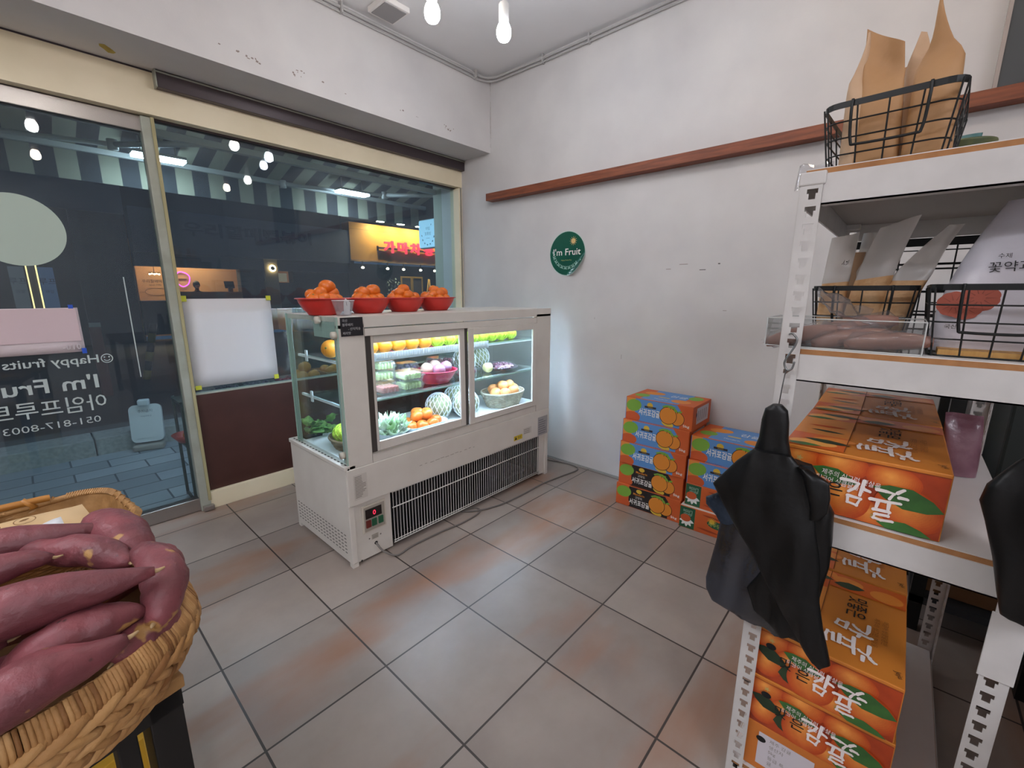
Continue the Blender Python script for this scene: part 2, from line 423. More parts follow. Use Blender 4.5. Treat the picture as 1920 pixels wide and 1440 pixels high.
# papers taped to the glass
def paper(name, label, x0, x1, z0, z1, y, m, tapes, tm, prints=None, skew=0):
    t = thing(name, label, 'paper', (x0, y, z0)); w, h = x1 - x0, z1 - z0
    q = MB(); nx, nz = 6, 6
    q.grid(lambda a, b: V((a * w + skew * b, -.003 - .0025 * sin(pi * a) - .002 * sin(pi * b), b * h)), nx, nz, m)
    if prints: prints(q)
    q.build('sheet', t, solid=.0006)
    for (tx, tz, a, b) in tapes:
        MB().box((tx - a, -.0082, tz - b), (tx + a, -.0008, tz + b), tm).build('tape', t)
    return t
PAPW = mat('white_paper', 'd2cfd0', .8); TAPY = mat('yellow_tape', 'c9c93a', .5); TAPB = mat('blue_tape', '1f4fb8', .5)
paper('paper_sheet', 'blank white paper held on the window by yellow tape', .612, 1.075, .748, 1.262, 3.042, PAPW,
      [(.008, .515, .014, .016), (.452, .516, .013, .014), (.018, .0, .015, .012), (.45, .008, .013, .014)], TAPY)
PAPP = mat('pink_paper', 'cfc0c2', .8, col2='cbbdc0', scale=5)
fpp = Fr((0, -.0105, 0), (-1, 0, 0), (0, 0, 1)); PINKP = mat('pink_print', 'c9b3b6', .8); GREYP = mat('grey_print', 'c5bcbe', .8)
def pr(q):
    q.rect(fpp, -.29, .055, -.006, .212, PINKP); q.text(fpp, '임대', -.235, .085, .085, mat('pale_print', 'd0c2c4', .8), .0012, w=.19)
    q.text(fpp, '010-', -.285, .014, .026, GREYP, .0012)
paper('notice_sheet', 'pinkish notice taped to the glass door by blue tape', -.11, .188, 1.008, 1.224, 3.038, PAPP, [(.275, .218, .0085, .012), (.293, .004, .0085, .013)], TAPB, pr)

# ledge, wall sticker, cable, slate
MB().box((2.60, -1.6, 2.012), (2.6765, 2.61, 2.066), WOODL, .002).build('wall_ledge')
tag(bpy.data.objects['wall_ledge'], 'long reddish brown wooden ledge fixed along the white wall', 'shelf')
t = thing('wall_sticker', 'round green fruit shop sticker on the white wall', 'sticker', (2.6765, 1.866, 1.575))
fs = Fr((0, 0, 0), (0, -1, 0), (0, 0, 1)); q = MB(); GRN = mat('sticker_green', '0f5a43', .25, col2='0c4f3c', scale=4, coat=.5)
def stk(R, m, lift):
    def fn(a, b):
        th, r = 2 * pi * a, R * b
        x, y = r * cos(th), r * sin(th)
        d = max(0, (x * .72 - y * .69) - .115)     # the peeling lower edge
        return V((-.001 - lift - d * .9, -x, y))
    q.grid(fn, 48, 12, m, closed_u=True)
stk(.155, mat('sticker_edge', 'b9cfc6', .4), 0); stk(.150, GRN, .0008)
q.build('disc', t)
q = MB(); q.text(fs, "I'm Fruit", -.002, -.012, .048, WHITE, .003, w=.235, bold=.006, al='c')
SUNY = mat('sun_yellow', 'd8b878', .5); q.build('lettering', t); q = MB(); q.ell(fs, .052, .083, .018, .018, SUNY, .003)
for k in range(12):
    a = 2 * pi * k / 12; q.poly(fs, [(.052 + .021 * cos(a - .1), .083 + .021 * sin(a - .1)), (.052 + .033 * cos(a), .083 + .033 * sin(a)), (.052 + .021 * cos(a + .1), .083 + .021 * sin(a + .1))], SUNY, .003)
q.build('sun_print', t); q = MB(); q.text(fs, 'Happy Fruits Day', -.004, -.052, .011, mat('lime_print', 'a9b765', .5), .003, w=.09, al='c')
q.build('slogan_lettering', t); q = MB(); WRE = mat('wreath_print', '86b09f', .5)
for k in range(19):
    a = pi * (1.06 + .78 * k / 18); x, y = .118 * cos(a), .02 + .118 * sin(a)
    if x > .085: continue
    q.leaf(fs, x, y, .026, .011, a + 1.2 * (1 if k % 2 else -1), WRE, .003); q.ell(fs, x * .94, y * .94, .005, .005, WRE, .003)
q.build('wreath_pattern', t)
cb = MB(); CAB = mat('ceiling_cable', 'b0aeac', .6)
def cable(z, r, off):
    p = [V((-2.2, 2.63 - off, z)), V((.5, 2.63 - off, z - .004)), V((1.46, 2.63 - off, z - .01)), V((2.45, 2.63 - off, z - .006))]
    for k in range(7):
        a = pi / 2 * k / 6; p.append(V((2.53 + (.13 - off) * sin(a), 2.50 + (.13 - off) * cos(a), z - .006)))
    p += [V((X1 - off - .006, 2.1, z - .008)), V((X1 - off - .006, 1.2, z - .004)), V((X1 - off - .006, -1.5, z))]
    cb.tube(p, r, CAB, 8)
cable(2.885, .009, .014); cable(2.862, .006, .01)
tc_ = thing('ceiling_cable', 'pale cable clipped along the ceiling edge around the corner', 'cable', (0, 0, 0))
cb.build('cable', tc_)
for (x, y) in ((1.467, 2.612), (2.5, 2.606)): MB().box((x - .006, y - .014, 2.845), (x + .006, y + .0175, 2.903), CAB, .002).build('clip', tc_)
for y in (2.1, 1.73, .9): MB().box((X1 - .03, y - .006, 2.845), (X1 - .001, y + .006, 2.903), CAB, .002).build('clip', tc_)
t = thing('slate_board', 'dark grey board standing on the wooden wall ledge', 'board', (2.61, -.5, 2.0665))
MB().box((.012, -.36, 0), (.03, .36, .62), mat('slate', '4a4d50', .7)).build('panel', t)
MB().box((.008, .36, 0), (.034, .372, .62), mat('pale_frame', 'a59a94', .6)).build('frame', t)

# ------------------------------------------------------------------ ceiling lamps
def bulb(x, y, z, colour, key, label, top=ZC):
    e = LAMP * {'cool_bright': 1.25, 'neutral_bright': 1.6, 'cool': .7, 'neutral': .85, 'warm': .9}[key]
    t = thing('track_lamp', label, 'lamp', (x, y, z), group=None)
    E = mat('lit_bulb_' + key, colour, .5, emis=e)
    MB().lathe([(.0, -.042), (.012, -.041), (.024, -.035), (.032, -.022), (.0345, -.006), (.033, .01), (.027, .026), (.02, .036), (.0, .036)], E, 20).build('bulb', t)
    m = MB(); m.lathe([(.0, .037), (.021, .037), (.024, .045), (.024, .11), (.021, .115), (0, .115)], WHITEM, 20)
    m.build('lamp_holder', t)
    m = MB(); m.cyl((0, 0, .1152), (0, 0, top - z - .03), .008, WHITEM, 10); m.box((-.02, -.03, top - z - .03), (.02, .03, top - z - .001), WHITEM, .003); m.build('stem', t)
    return t
COOL, WARM, NEU = 'e8f0ff', 'ffe3c6', 'faf7f4'
bulb(1.715, 1.59, 2.50, COOL, 'cool_bright', 'cool white bulb on a white stem near the corner, lit')
bulb(1.40, 1.725, 2.50, NEU, 'neutral_bright', 'warm white bulb beside the square ceiling panel, lit')
bulb(1.87, 1.03, 2.56, COOL, 'cool', 'cool white bulb second along the row by the white wall')
bulb(1.86, .57, 2.49, NEU, 'neutral', 'warm white bulb above the front of the white rack')
bulb(1.82, .0, 2.49, WARM, 'warm', 'warm bulb straight above the white rack')
bulb(.30, .145, 2.49, WARM, 'warm', 'warm bulb above the floor near the potato basket')
bulb(.26, 1.14, 2.49, NEU, 'neutral_bright', 'warm white bulb between the door and the potato basket')
bulb(-.9, 1.5, 2.49, WARM, 'warm', 'extra warm bulb added out of view over the door side')  # unseen bulb added to brighten the door side
t = thing('ceiling_panel', 'square white ceiling panel beside the warm white bulb', 'panel', (1.675, 2.455, ZC))
MB().box((-.085, -.085, -.03), (.085, .085, -.0005), mat('panel_white', 'e8e4e0', .4), .004).build('frame', t)
MB().box((-.07, -.07, -.034), (.07, .07, -.0302), mat('panel_grey', '8f8c8c', .5)).build('diffuser', t)

PAN = mat('added_light_panel', 'f2f5ff', .5, emis=PANEL)  # unseen panels added to brighten the floor and the fronts of things
for (x, y, lb) in ((-1.3, 1.2, 'long light panel added out of view on the door side of the room'), (-1.4, -2.3, 'long light panel added out of view in the back corner of the shop'), (-.5, -2.1, 'long light panel added out of view at the back of the shop')):
    t = thing('added_ceiling_light', lb, 'lamp', (x, y, ZC)); MB().box((-.15, -.6, -.05), (.15, .6, -.0405), PAN).build('diffuser', t); MB().box((-.17, -.62, -.04), (.17, .62, -.0005), WHITEM, .003).build('housing', t)
# ------------------------------------------------------------------ display fridge
FX, FY = .878, 1.805
fg = thing('display_fridge', 'cream glass display fridge with sliding doors full of fruit', 'fridge', (FX, FY, 0))
W, D = 1.53, .612
q = MB()
q.box((0, 0, .02), (.03, D, .50), FRW, .003); q.box((W - .03, 0, .02), (W, D, .50), FRW, .003)       # side panels
q.box((.03, D - .02, .02), (W - .03, D, .50), FRW); q.box((.03, .002, .318), (W - .03, D - .02, .50), FRW)
q.box((.002, -.008, .318), (W - .002, -.0001, .50), FRW, .003)
q.box((.03, .012, .012), (.228, .03, .318), FRW); q.box((1.44, .012, .012), (W - .03, .03, .318), FRW)
q.box((-.006, -.004, .497), (.05, D + .004, .519), FRW, .004)
q.box((0, 0, 0), (.03, .03, .02), FRW); q.box((W - .03, 0, 0), (W, .03, .02), FRW); q.box((0, D - .03, 0), (.03, D, .02), FRW); q.box((W - .03, D - .03, 0), (W, D, .02), FRW)
SLOT = mat('slot_dark', '2c2a28', .8)
fl = Fr((0, 0, 0), (0, -1, 0), (0, 0, 1))     # left side, seen from -x
for r in range(6):
    for k in range(17):
        y = .045 + k * .0325; q.rect(fl, -y - .019, .062 + r * .0185, -y, .0665 + r * .0185, SLOT)
ft = Fr((0, 0, .519), (1, 0, 0), (0, 1, 0))
for k in range(18): q.rect(ft, .008, .012 + k * .033, .016, .030 + k * .033, SLOT)
q.ell(Fr((.0, -.004, 0), (1, 0, 0), (0, 0, 1)), .012, .505, .005, .005, SLOT); q.ell(Fr((.0, 0, 0), (1, 0, 0), (0, 0, 1)), .04, .03, .005, .005, SLOT, .0125)
RUB = mat('rub_mark', '8e877e', .7)
ff = Fr((0, -.008, 0), (1, 0, 0), (0, 0, 1))
for k in range(12): q.rect(ff, .40 + k * .035, .405 + .002 * sin(k * 2.1), .40 + k * .035 + rnd.uniform(.01, .03), .4075 + .002 * sin(k * 2.1), RUB)
q.build('base_cabinet', fg)
# machine compartment behind the grille
q = MB(); VOID = mat('compartment', '1c1c1d', .8); FIN = mat('condenser', '4c4c4e', .5, .5)
q.box((.235, .06, .03), (.64, .40, .30), FIN)
for k in range(24): q.box((.24 + k * .0165, .045, .04), (.243 + k * .0165, .06, .295), VOID)
q.build('condenser', fg); q = MB(); q.lathe([(0, .031), (.1, .031), (.105, .07), (.105, .18), (.07, .22), (0, .225)], VOID, 20, o=(.85, .3, 0)); q.build('compressor', fg); q = MB(); q.box((1.17, .1, .031), (1.40, .5, .05), FIN); q.box((1.158, .1, .031), (1.1695, .5, .3), FIN); q.build('drip_tray', fg)
q = MB(); q.box((.031, .021, .021), (W - .031, D - .021, .03), VOID); q.box((.031, D - .03, .03), (W - .031, D - .0205, .31), VOID); q.box((.0305, .035, .03), (.034, D - .03, .31), VOID); q.box((W - .034, .035, .03), (W - .0305, D - .03, .31), VOID); q.build('shade_liner', fg)  # near-black sheets stand in for the shade behind the grille
q = MB(); WIRE = mat('white_wire', 'd6d4cf', .4)
n = 64
for k in range(n):
    x = .24 + k * (1.19 / (n - 1))
    q.tube([(x, .0055, .034), (x, .0055, .314)], .0017, WIRE, 5)
for z, r in ((.034, .003), (.046, .0022), (.228, .003), (.312, .0025)): q.tube([(.232, .002, z), (1.438, .002, z)], r, WIRE, 6)
q.build('grille', fg)
# control plate
ct = MB().box((.066, .004, .150), (.195, .0119, .292), mat('plate_beige', 'cfc8bb', .5), .002); ct.box((.075, .0015, .158), (.186, .0039, .284), mat('plate_grey', 'a59e92', .5))
ct = ct.build('control_panel', fg)
q = MB().box((.082, -.002, .224), (.168, .0014, .272), mat('display_black', '1a1718', .2)); q.text(Fr((0, -.0025, 0), (1, 0, 0), (0, 0, 1)), '0', .12, .236, .024, mat('led_red', 'd02038', .5, emis=1.2), .0005)
q.build('display', ct)
for x, c, nm in ((.081, '6b2a24', 'red'), (.112, '1f5b3f', 'green'), (.148, '1f5b3f', 'green')):
    MB().box((x, -.006, .178), (x + .026, .0014, .216), mat('switch_' + nm, c, .35), .002).build('switch', ct)
q = MB(); PLT = mat('plate_print', '6e6860', .6)
fp = Fr((0, .012, 0), (1, 0, 0), (0, 0, 1))
q.rect(fp, .112, .098, .150, .125, mat('plate_pale', 'b7b0a4', .5)); q.text(fp, 'POWER', .131, .117, .006, PLT, al='c')
for k in range(3): q.rect(fp, .116, .102 + k * .005, .146, .104 + k * .005, PLT, .001)
for x in (.10, .162): q.ell(fp, x, .11, .004, .004, PLT)
q.ell(fp, .134, .073, .009, .009, DARK); q.build('rating_plate', fg)
# stickers on the front
STK = mat('paper_sticker', 'c8c3bb', .7); STG = mat('sticker_grey', 'a3a1a2', .6); PRN = mat('fine_print', '8b857d', .7)
q = MB(); q.rect(ff, .03, .345, .098, .468, STK)
for k in range(14): q.rect(ff, .036, .355 + k * .0078, .036 + rnd.uniform(.03, .056), .3585 + k * .0078, PRN, .001)
q.build('instruction_sticker', fg)
q = MB(); q.rect(ff, 1.40, .318, 1.508, .452, STG)
for k in range(7): q.rect(ff, 1.408, .33 + k * .016, 1.408 + rnd.uniform(.05, .09), .336 + k * .016, mat('mid_print', '77767a', .7), .001)
q.build('specification_sticker', fg)
q = MB(); q.rect(ff, 1.15, .345, 1.235, .377, mat('caution_yellow', 'd0b62e', .5)); q.text(ff, '주의', 1.205, .352, .017, INK, .001, al='c'); q.poly(ff, [(1.158, .351), (1.18, .351), (1.169, .371)], INK, .001)
q.build('caution_sticker', fg)
q = MB(); q.rect(ff, 1.245, .365, 1.33, .41, STK)
for k in range(3): q.rect(ff, 1.25, .372 + k * .012, 1.31, .376 + k * .012, PRN, .001)
q.build('notice_sticker', fg)
# upper case
UX0, UX1 = .02, 1.53
q = MB(); q.box((UX0, -.004, .502), (.138, .03, 1.16), FRW); q.box((1.378, -.004, .502), (UX1, .03, 1.16), FRW)
q.box((UX0, -.004, 1.146), (UX1, .03, 1.196), FRW); q.box((.138, -.004, .502), (1.378, .03, .545), FRW)
q.box((UX0, .03, 1.172), (UX1, .54, 1.196), FRW, .003)
for x in (.1375, 1.3785): q.box((x - .001, -.0052, .502), (x + .001, -.0041, 1.146), RUB)
q.box((.138, -.0052, 1.1405), (1.378, -.0041, 1.143), RUB)
q.build('case_frame', fg)
GT = mat('glass_edge', '9db8ad', .3)
def pane(name, lo, hi): return MB().box(lo, hi, CGLASS).build(name, fg)
sg = pane('side_glass', (.012, .004, .52), (.0195, .53, 1.195))
q = MB(); q.box((.0115, .002, .52), (.0200, .0039, 1.195), GT); q.box((.0115, .531, .52), (.02, .536, 1.195), GT)
FROST = mat('frosted_edge', 'a9bdb4', .5)
q.box((.0201, .006, .52), (.0213, .046, 1.195), FROST); q.box((.0201, .046, 1.10), (.0213, .24, 1.171), FROST); q.box((.0201, .49, .52), (.0213, .53, 1.171), FROST)
q.build('glass_edge', sg)
for (y, z) in ((.157, 1.178), (.012, 1.118), (.022, .569)): MB().cyl((.012, y, z), (-.006, y, z), .0165, mat('beige_knob', 'c7c2b4', .45), 20).build('hinge_knob', fg)
pane('end_glass', (1.515, .03, .52), (1.522, .53, 1.171))
q = MB(); q.box((.02, .531, .52), (1.52, .536, 1.195), CGLASS); q.build('back_glass', fg)
q = MB(); INN = mat('inner_white', 'dfe3e4', .4); q.box((.022, .03, .519), (1.515, .53, .534), INN); q.box((.03, .475, .535), (.12, .515, .545), DARK); q.build('inner_floor', fg)
for z, y0 in ((.787, .055), (.995, .075)):
    q = MB().box((.045, y0, z - .006), (1.51, .44, z), CGLASS); sh = q.build('glass_shelf', fg)
    q = MB(); q.box((.045, y0 - .004, z - .007), (1.51, y0 - .0005, z + .001), GT)
    for x in (.05, 1.495): q.box((x, y0 + .02, z - .018), (x + .012, .52, z - .0065), INN)
    q.box((.046, y0 + .33, z - .035), (.052, y0 + .35, z + .02), INN); q.build('shelf_bracket', sh)
q = MB(); q.box((.05, .068, .972), (1.0, .071, 1.012), mat('price_rail', 'cfdce2', .35))
for k in range(64): q.box((.055 + k * .0147, .0655, .984), (.062 + k * .0147, .0679, 1.010), INN)
q.build('price_rail', fg)
LED = mat('fridge_led', 'cfe2ff', .5, emis=FRIDGE_LED)
q = MB().box((.06, .034, 1.158), (1.48, .058, 1.1705), LED); q.build('led_strip', fg)
for y, z in ((.12, .976), (.105, .768)):
    o = MB().box((.06, y, z), (1.48, y + .018, z + .004), LED).build('led_strip', fg)
    q = MB().box((.06, y - .002, z + .0041), (1.48, y + .02, z + .011), INN); q.box((.06, y - .004, z - .002), (1.48, y - .0021, z + .011), INN); q.box((.06, y + .0201, z - .002), (1.48, y + .022, z + .011), INN); q.build('added_led_shade', o)  # opaque channel added so the strip shines only downward
# sliding doors
def door(x0, x1, y, g):
    q = MB(); fr_ = .026
    gx0, gx1, gz0, gz1 = g
    q.box((x0, y, .547), (gx0, y + .014, 1.106), FRW, .002); q.box((gx1, y, .547), (x1, y + .014, 1.106), FRW, .002)
    q.box((gx0, y, .547), (gx1, y + .014, gz0), FRW, .002); q.box((gx0, y, gz1), (gx1, y + .014, 1.106), FRW, .002)
    d = q.build('sliding_door', fg); MB().box((gx0, y + .005, gz0), (gx1, y + .0085, gz1), CGLASS).build('glass', d)
    return d
door(.174, .752, .008, (.188, .716, .592, 1.070))
dd = door(.770, 1.375, -.010, (.806, 1.336, .584, 1.066))
MB().box((.7525, .004, .540), (.7695, .02, 1.108), mat('dark_gap_strip', '5a5856', .4, .5)).build('meeting_strip', fg)
q = MB().box((.1385, -.006, 1.1065), (1.3775, .02, 1.14), FRW, .002); q.box((.1385, -.008, .5455), (1.3775, .02, .5465), RUB); q.build('door_track', fg)
q = MB(); GAP_DARK = mat('dark_gap_strip', '5a5856', .4, .5); q.box((.1385, .0085, .546), (.1735, .03, 1.106), GAP_DARK); q.build('dark_gap_strip', fg); q = MB(); q.box((1.3755, .002, .546), (1.3779, .03, 1.106), GAP_DARK); q.build('dark_gap_strip', fg)  # dark strips stand in for the shaded gaps beside the doors
# black tag on the corner
q = MB(); q.box((.028, -.0095, 1.112), (.131, -.0042, 1.193), mat('chalk_black', '15161c', .6))
CH = mat('chalk_white', 'b9babd', .8); fc = Fr((0, -.0098, 0), (1, 0, 0), (0, 0, 1))
for i, (s_, x) in enumerate((('국산', .034), ('블루베리', .034), ('- 산지직송', .06), ('체리맛', .034))): q.text(fc, s_, x, 1.174 - i * .0182, .0125, CH, .0005, w=None)
q.build('chalk_tag', fg)
# power cord on the floor
def smooth(pts, n=8):
    P = [V(p) for p in pts]; out = []
    for i in range(len(P) - 1):
        p0 = P[max(i - 1, 0)]; p1 = P[i]; p2 = P[i + 1]; p3 = P[min(i + 2, len(P) - 1)]
        for k in range(n):
            t = k / n; out.append(.5 * ((2 * p1) + (p2 - p0) * t + (2 * p0 - 5 * p1 + 4 * p2 - p3) * t * t + (3 * p1 - p0 - 3 * p2 + p3) * t ** 3))
    return out + [P[-1]]
CORD = mat('grey_cord', '6f6a66', .5)
q = MB(); q.tube(smooth([(.134, .014, .073), (.15, -.03, .035), (.20, -.07, .008), (.30, -.055, .006), (.48, -.06, .006), (.62, -.075, .006), (.74, -.07, .006), (.80, -.045, .006), (.80, .0, .006), (.76, .03, .006), (.72, .02, .006), (.80, -.05, .010), (.95, -.09, .006), (1.15, -.10, .006), (1.35, -.095, .006), (1.55, -.12, .006), (1.72, -.14, .006), (1.765, -.05, .006), (1.74, .1, .006), (1.70, .25, .006)]), .0048, CORD, 8)
q.build('power_cord', fg)

# ------------------------------------------------------------------ fruit
def fruit_mesh(name, R, m, sq=(1, 1, .88), wob=.05, seed=0, stem=None, dimple=.12):
    q = MB(); vs, fs = [], []
    n, k = 18, 12
    for i in range(k + 1):
        th = pi * i / k
        for j in range(n):
            ph = 2 * pi * j / n; d = V((sin(th) * cos(ph), sin(th) * sin(ph), cos(th)))
            w = 1 + wob * noise.noise(d * 1.6 + V((seed * 3.1, 0, 0))) - dimple * math.exp(-(th / .35) ** 2)
            vs.append(V((d.x * R * sq[0] * w, d.y * R * sq[1] * w, d.z * R * sq[2] * w)))
    for i in range(k):
        for j in range(n): fs.append((i * n + j, (i + 1) * n + j, (i + 1) * n + (j + 1) % n, i * n + (j + 1) % n))
    q.add(vs, fs, m, True)
    o = q.build(name); o.data.polygons.foreach_set('use_smooth', [True] * len(o.data.polygons))
    if stem:
        z = R * sq[2] * (1 - dimple); s = MB()
        s.lathe([(0, z - .001), (R * .13, z), (R * .1, z + R * .05), (0, z + R * .07)], stem, 8); s.build('stem', o)
    return o
def put(proto, loc, label, cat, group=None, rot=None, scale=None):
    c = dup(proto, loc, label=label, group=group, rot=rot or (rnd.uniform(-.5, .5), rnd.uniform(-.5, .5), rnd.uniform(0, 6)), scale=scale)
    c['category'] = cat; return c
TANG = mat('tangerine_peel', 'dd7424', .24, col2='d3661c', scale=30, bump=.12, bscale=260)
STEM = mat('fruit_stem', '6d7434', .7)
PROTO = []
def proto(o): PROTO.append(o); return o
tang = proto(fruit_mesh('tangerine', .034, TANG, stem=STEM, wob=.03))
REDB = mat('red_bowl_plastic', 'c8322b', .35, col2='c22d26', scale=5, sss=.0)
def bowl_mesh(R, h, rb, m):
    q = MB(); q.lathe([(0, .004), (rb * .96, .004), (rb, .0), (rb + .002, .004), (rb + (R - rb) * .45, h * .36), (R * .93, h * .78), (R * .965, h * .97), (R, h), (R + .007, h + .001), (R + .007, h + .004), (R - .002, h + .005), (R * .945, h * .95), (R * .91, h * .78), (rb + (R - rb) * .42, h * .38), (rb * .9, .01), (0, .009)], m, 40)
    return q
bz = 1.1965
names = ('the red bowl behind the clear cup', 'the second red bowl from the cup', 'the third red bowl from the cup', 'the red bowl at the wall end')
bxs = ((.949, 2.03), (1.192, 2.06), (1.425, 2.08), (1.66, 2.10))
heaps = [[(-.072, -.03, 0), (-.05, .03, .02), (-.022, -.055, .004), (.03, -.06, .0), (.075, -.02, .0), (.068, .035, .018), (-.018, -.01, .032), (.03, .0, .056), (.0, .06, .01), (.055, -.005, .028)],
         [(-.075, -.02, .006), (-.04, -.058, -.004), (-.028, -.008, .034), (-.02, .05, .03), (.008, -.06, -.004), (.05, -.055, .0), (.04, -.005, .04), (.082, -.005, .004), (.04, .06, .03), (.07, .05, .008)],
         [(-.07, -.04, -.004), (-.045, -.02, .03), (-.03, .05, .02), (.0, -.055, .016), (.055, -.05, .006), (.0, .0, .05), (.08, .0, .004), (.045, .04, .028), (-.075, .02, .002), (.02, -.068, -.006)],
         [(-.07, -.03, -.006), (-.035, -.01, .018), (.0, .01, .046), (.02, -.03, .03), (.062, -.015, .034), (.05, -.055, -.004), (.0, -.065, -.006), (.08, .02, .0), (-.06, .04, .01), (.02, .06, .02)]]
bw = None
for i, (x, y) in enumerate(bxs):
    R = .115
    lb = ('red plastic bowl of tangerines behind the small clear cup', 'red plastic bowl of tangerines second along from the clear cup', 'red plastic bowl of tangerines third along from the clear cup', 'red plastic bowl of tangerines at the wall end of the fridge top')[i]
    if bw is None: bw = bowl_mesh(R, .072, .068, REDB).build('fruit_bowl', loc=(x, y, bz)); tag(bw, lb, 'bowl', 'red bowls on the fridge')
    else: dup(bw, (x, y, bz), .4 * i, lb)
    top = max(heaps[i], key=lambda p: p[2])
    for p in heaps[i]:
        f = 1.14 if i < 2 else 1.0
        put(tang, (x + p[0] * .76, y + p[1] * .74, bz + .070 + p[2]), ('tangerine at the peak of the heap in ' if p == top else 'tangerine lower in the heap in ') + names[i], 'tangerine', None if p == top else 'lower tangerines in ' + names[i], scale=f if p == top else .98)
    for k in range(6): pass
    m = MB(); 
t = thing('price_cup', 'small clear plastic cup holding a white tag on the fridge top', 'cup', (.965, 1.875, bz))
q = MB(); vs = []
for (w_, d_, z) in ((.026, .016, 0), (.041, .024, .068), (.039, .022, .068), (.024, .014, .003)): vs += [(-w_, -d_, z), (w_, -d_, z), (w_, d_, z), (-w_, d_, z)]
fs_ = [(3, 2, 1, 0), (12, 13, 14, 15)]
for a in range(3):
    for k in range(4): fs_.append((a * 4 + k, a * 4 + (k + 1) % 4, a * 4 + 4 + (k + 1) % 4, a * 4 + 4 + k))
q.add(vs, fs_, PLASTIC)
for k in range(4):
    a, b = ((-.041, -.024), (.041, -.024), (.041, .024), (-.041, .024))[k], ((.041, -.024), (.041, .024), (-.041, .024), (-.041, -.024))[k]
    q.tube([(a[0], a[1], .068), (b[0], b[1], .068)], .0012, mat('cup_rim', 'd8d4d6', .3), 5)
q.build('cup', t)
q = MB(); fq = Fr((.0, -.012, 0), (1, .12, 0), (0, .2, 1)); PT = mat('tag_white', 'd2cccb', .7)
q.add([fq.p(x, z, d) for d in (0, .001) for x, z in ((-.006, .006), (.024, .006), (.036, .06), (.014, .079), (.002, .06))], [(4, 3, 2, 1, 0), (5, 6, 7, 8, 9)] + [(k, (k + 1) % 5, 5 + (k + 1) % 5, 5 + k) for k in range(5)], PT)
q.rect(fq, .014, .045, .016, .062, INK, .0016); q.build('price_tag', t)
# ------------------------------------------------------------------ what is inside the fridge (world coordinates)
ORNG = mat('orange_peel', 'e99a2c', .4, col2='e38b22', scale=25, bump=.1, bscale=220)
APPL = mat('green_apple', 'b4cf3f', .4, col2='a3c234', scale=12)
NETG = mat('green_foam_net', 'b9d846', .8); NETW = mat('white_foam_net', 'e4ecee', .8)
PEAR = mat('pale_pear', '8f9672', .6); PERS = mat('persimmon', 'e98a3c', .3, col2='e47a2a', scale=9)
PEACH = mat('peach_skin', 'dfa468', .5, col2='d98a52', scale=10); PLUM = mat('plum_skin', 'b0606f', .45, col2='9a86a0', scale=10); PLUM2 = mat('plum_pale', 'c3b09a', .45, col2='b57f86', scale=10)
def netted(name, R, sq, fm, nm, n=12, r=.0022, seed=0):
    """fruit in a foam net sleeve"""
    o = fruit_mesh(name, R, fm, sq, .04, seed)
    q = MB()
    for sgn in (1, -1):
        for k in range(n):
            pts = []
            for i in range(15):
                t = i / 14; th = .12 + (pi - .24) * t; ph = 2 * pi * k / n + sgn * 1.5 * t
                rr = 1.03 + .025 * sin(14 * pi * t / 2 * 2)
                pts.append((R * sq[0] * rr * sin(th) * cos(ph), R * sq[1] * rr * sin(th) * sin(ph), R * sq[2] * rr * cos(th)))
            q.tube(pts, r, nm, 4, caps=False)
    q.build('foam_net', o); return o
sh2, sh1, fl0 = .995, .787, .534
org = proto(fruit_mesh('orange', .041, ORNG, (1, 1, .95), .03, stem=STEM, dimple=.06))
gap = proto(netted('green_apple', .041, (1, 1, .92), APPL, NETG, 12, .0016))
for k, x in enumerate((1.135, 1.215, 1.297, 1.382, 1.467)):
    put(org, (x, 1.965, sh2 + .04), 'orange on the top fridge shelf, ' + ('at the glass side end', 'second from the glass side end', 'middle of the five', 'second from the green apples', 'touching the green apples')[k], 'orange', 'oranges on the top fridge shelf', rot=(.2, .1, k * 1.1))
for k in range(8):
    x = 1.556 + k * .0885
    put(gap, (x, 1.963, sh2 + .039), 'green apple in a foam net, top fridge shelf, ' + ('beside the oranges', 'second from the oranges', 'third from the oranges', 'fourth from the oranges', 'fifth from the oranges', 'third from the wall end', 'second from the wall end', 'at the wall end')[k], 'apple', 'netted green apples on the top fridge shelf', rot=(.15, .1, k * .9))
put(org, (.945, 1.99, sh2 + .045), 'single orange seen through the fridge side glass', 'orange', rot=(0, -1.35, .55), scale=1.05)
def clamshell(x, y, z, w, d, h, label, fill, cat='container', n=0, lid=True, items=None):
    t = thing('clear_container', label, cat, (x, y, z))
    q = MB(); vs = []
    for (a, zz) in ((.88, 0), (1, h * .5), (1.06, h * .5), (1.06, h * .54), (.97, h * .56), (.86, h)):
        vs += [V((px * a, py * a, zz)) for px, py in rrect(w, d, min(w, d) * .18, 3)]
    N = 16; fs = [tuple(reversed(range(N))), tuple(5 * N + k for k in range(N))]
    for i in range(5):
        for k in range(N): fs.append((i * N + k, i * N + (k + 1) % N, (i + 1) * N + (k + 1) % N, (i + 1) * N + k))
    q.add(vs, fs, PLASTIC); q.build('shell', t)
    if fill: 
        q = MB(); fill(q, w, d, h); q.build('filling', t)
    return t
MELON = mat('melon_flesh', 'c3d29a', .5, col2='b2c681', scale=18); BERRY = mat('berry_dark', '3a3550', .4, col2='5a4a6a', scale=20); REDG = mat('red_grape', '8a3448', .35, col2='6e2438', scale=20); PINKF = mat('pink_flesh', 'c9877a', .5, col2='b96f64', scale=12)
def slabs(m):
    def f(q, w, d, h):
        for k in range(5): q.box((-w * .38 + k * w * .155, -d * .36, .006), (-w * .38 + k * w * .155 + w * .135, d * .36, h * .8), m, .008)
    return f
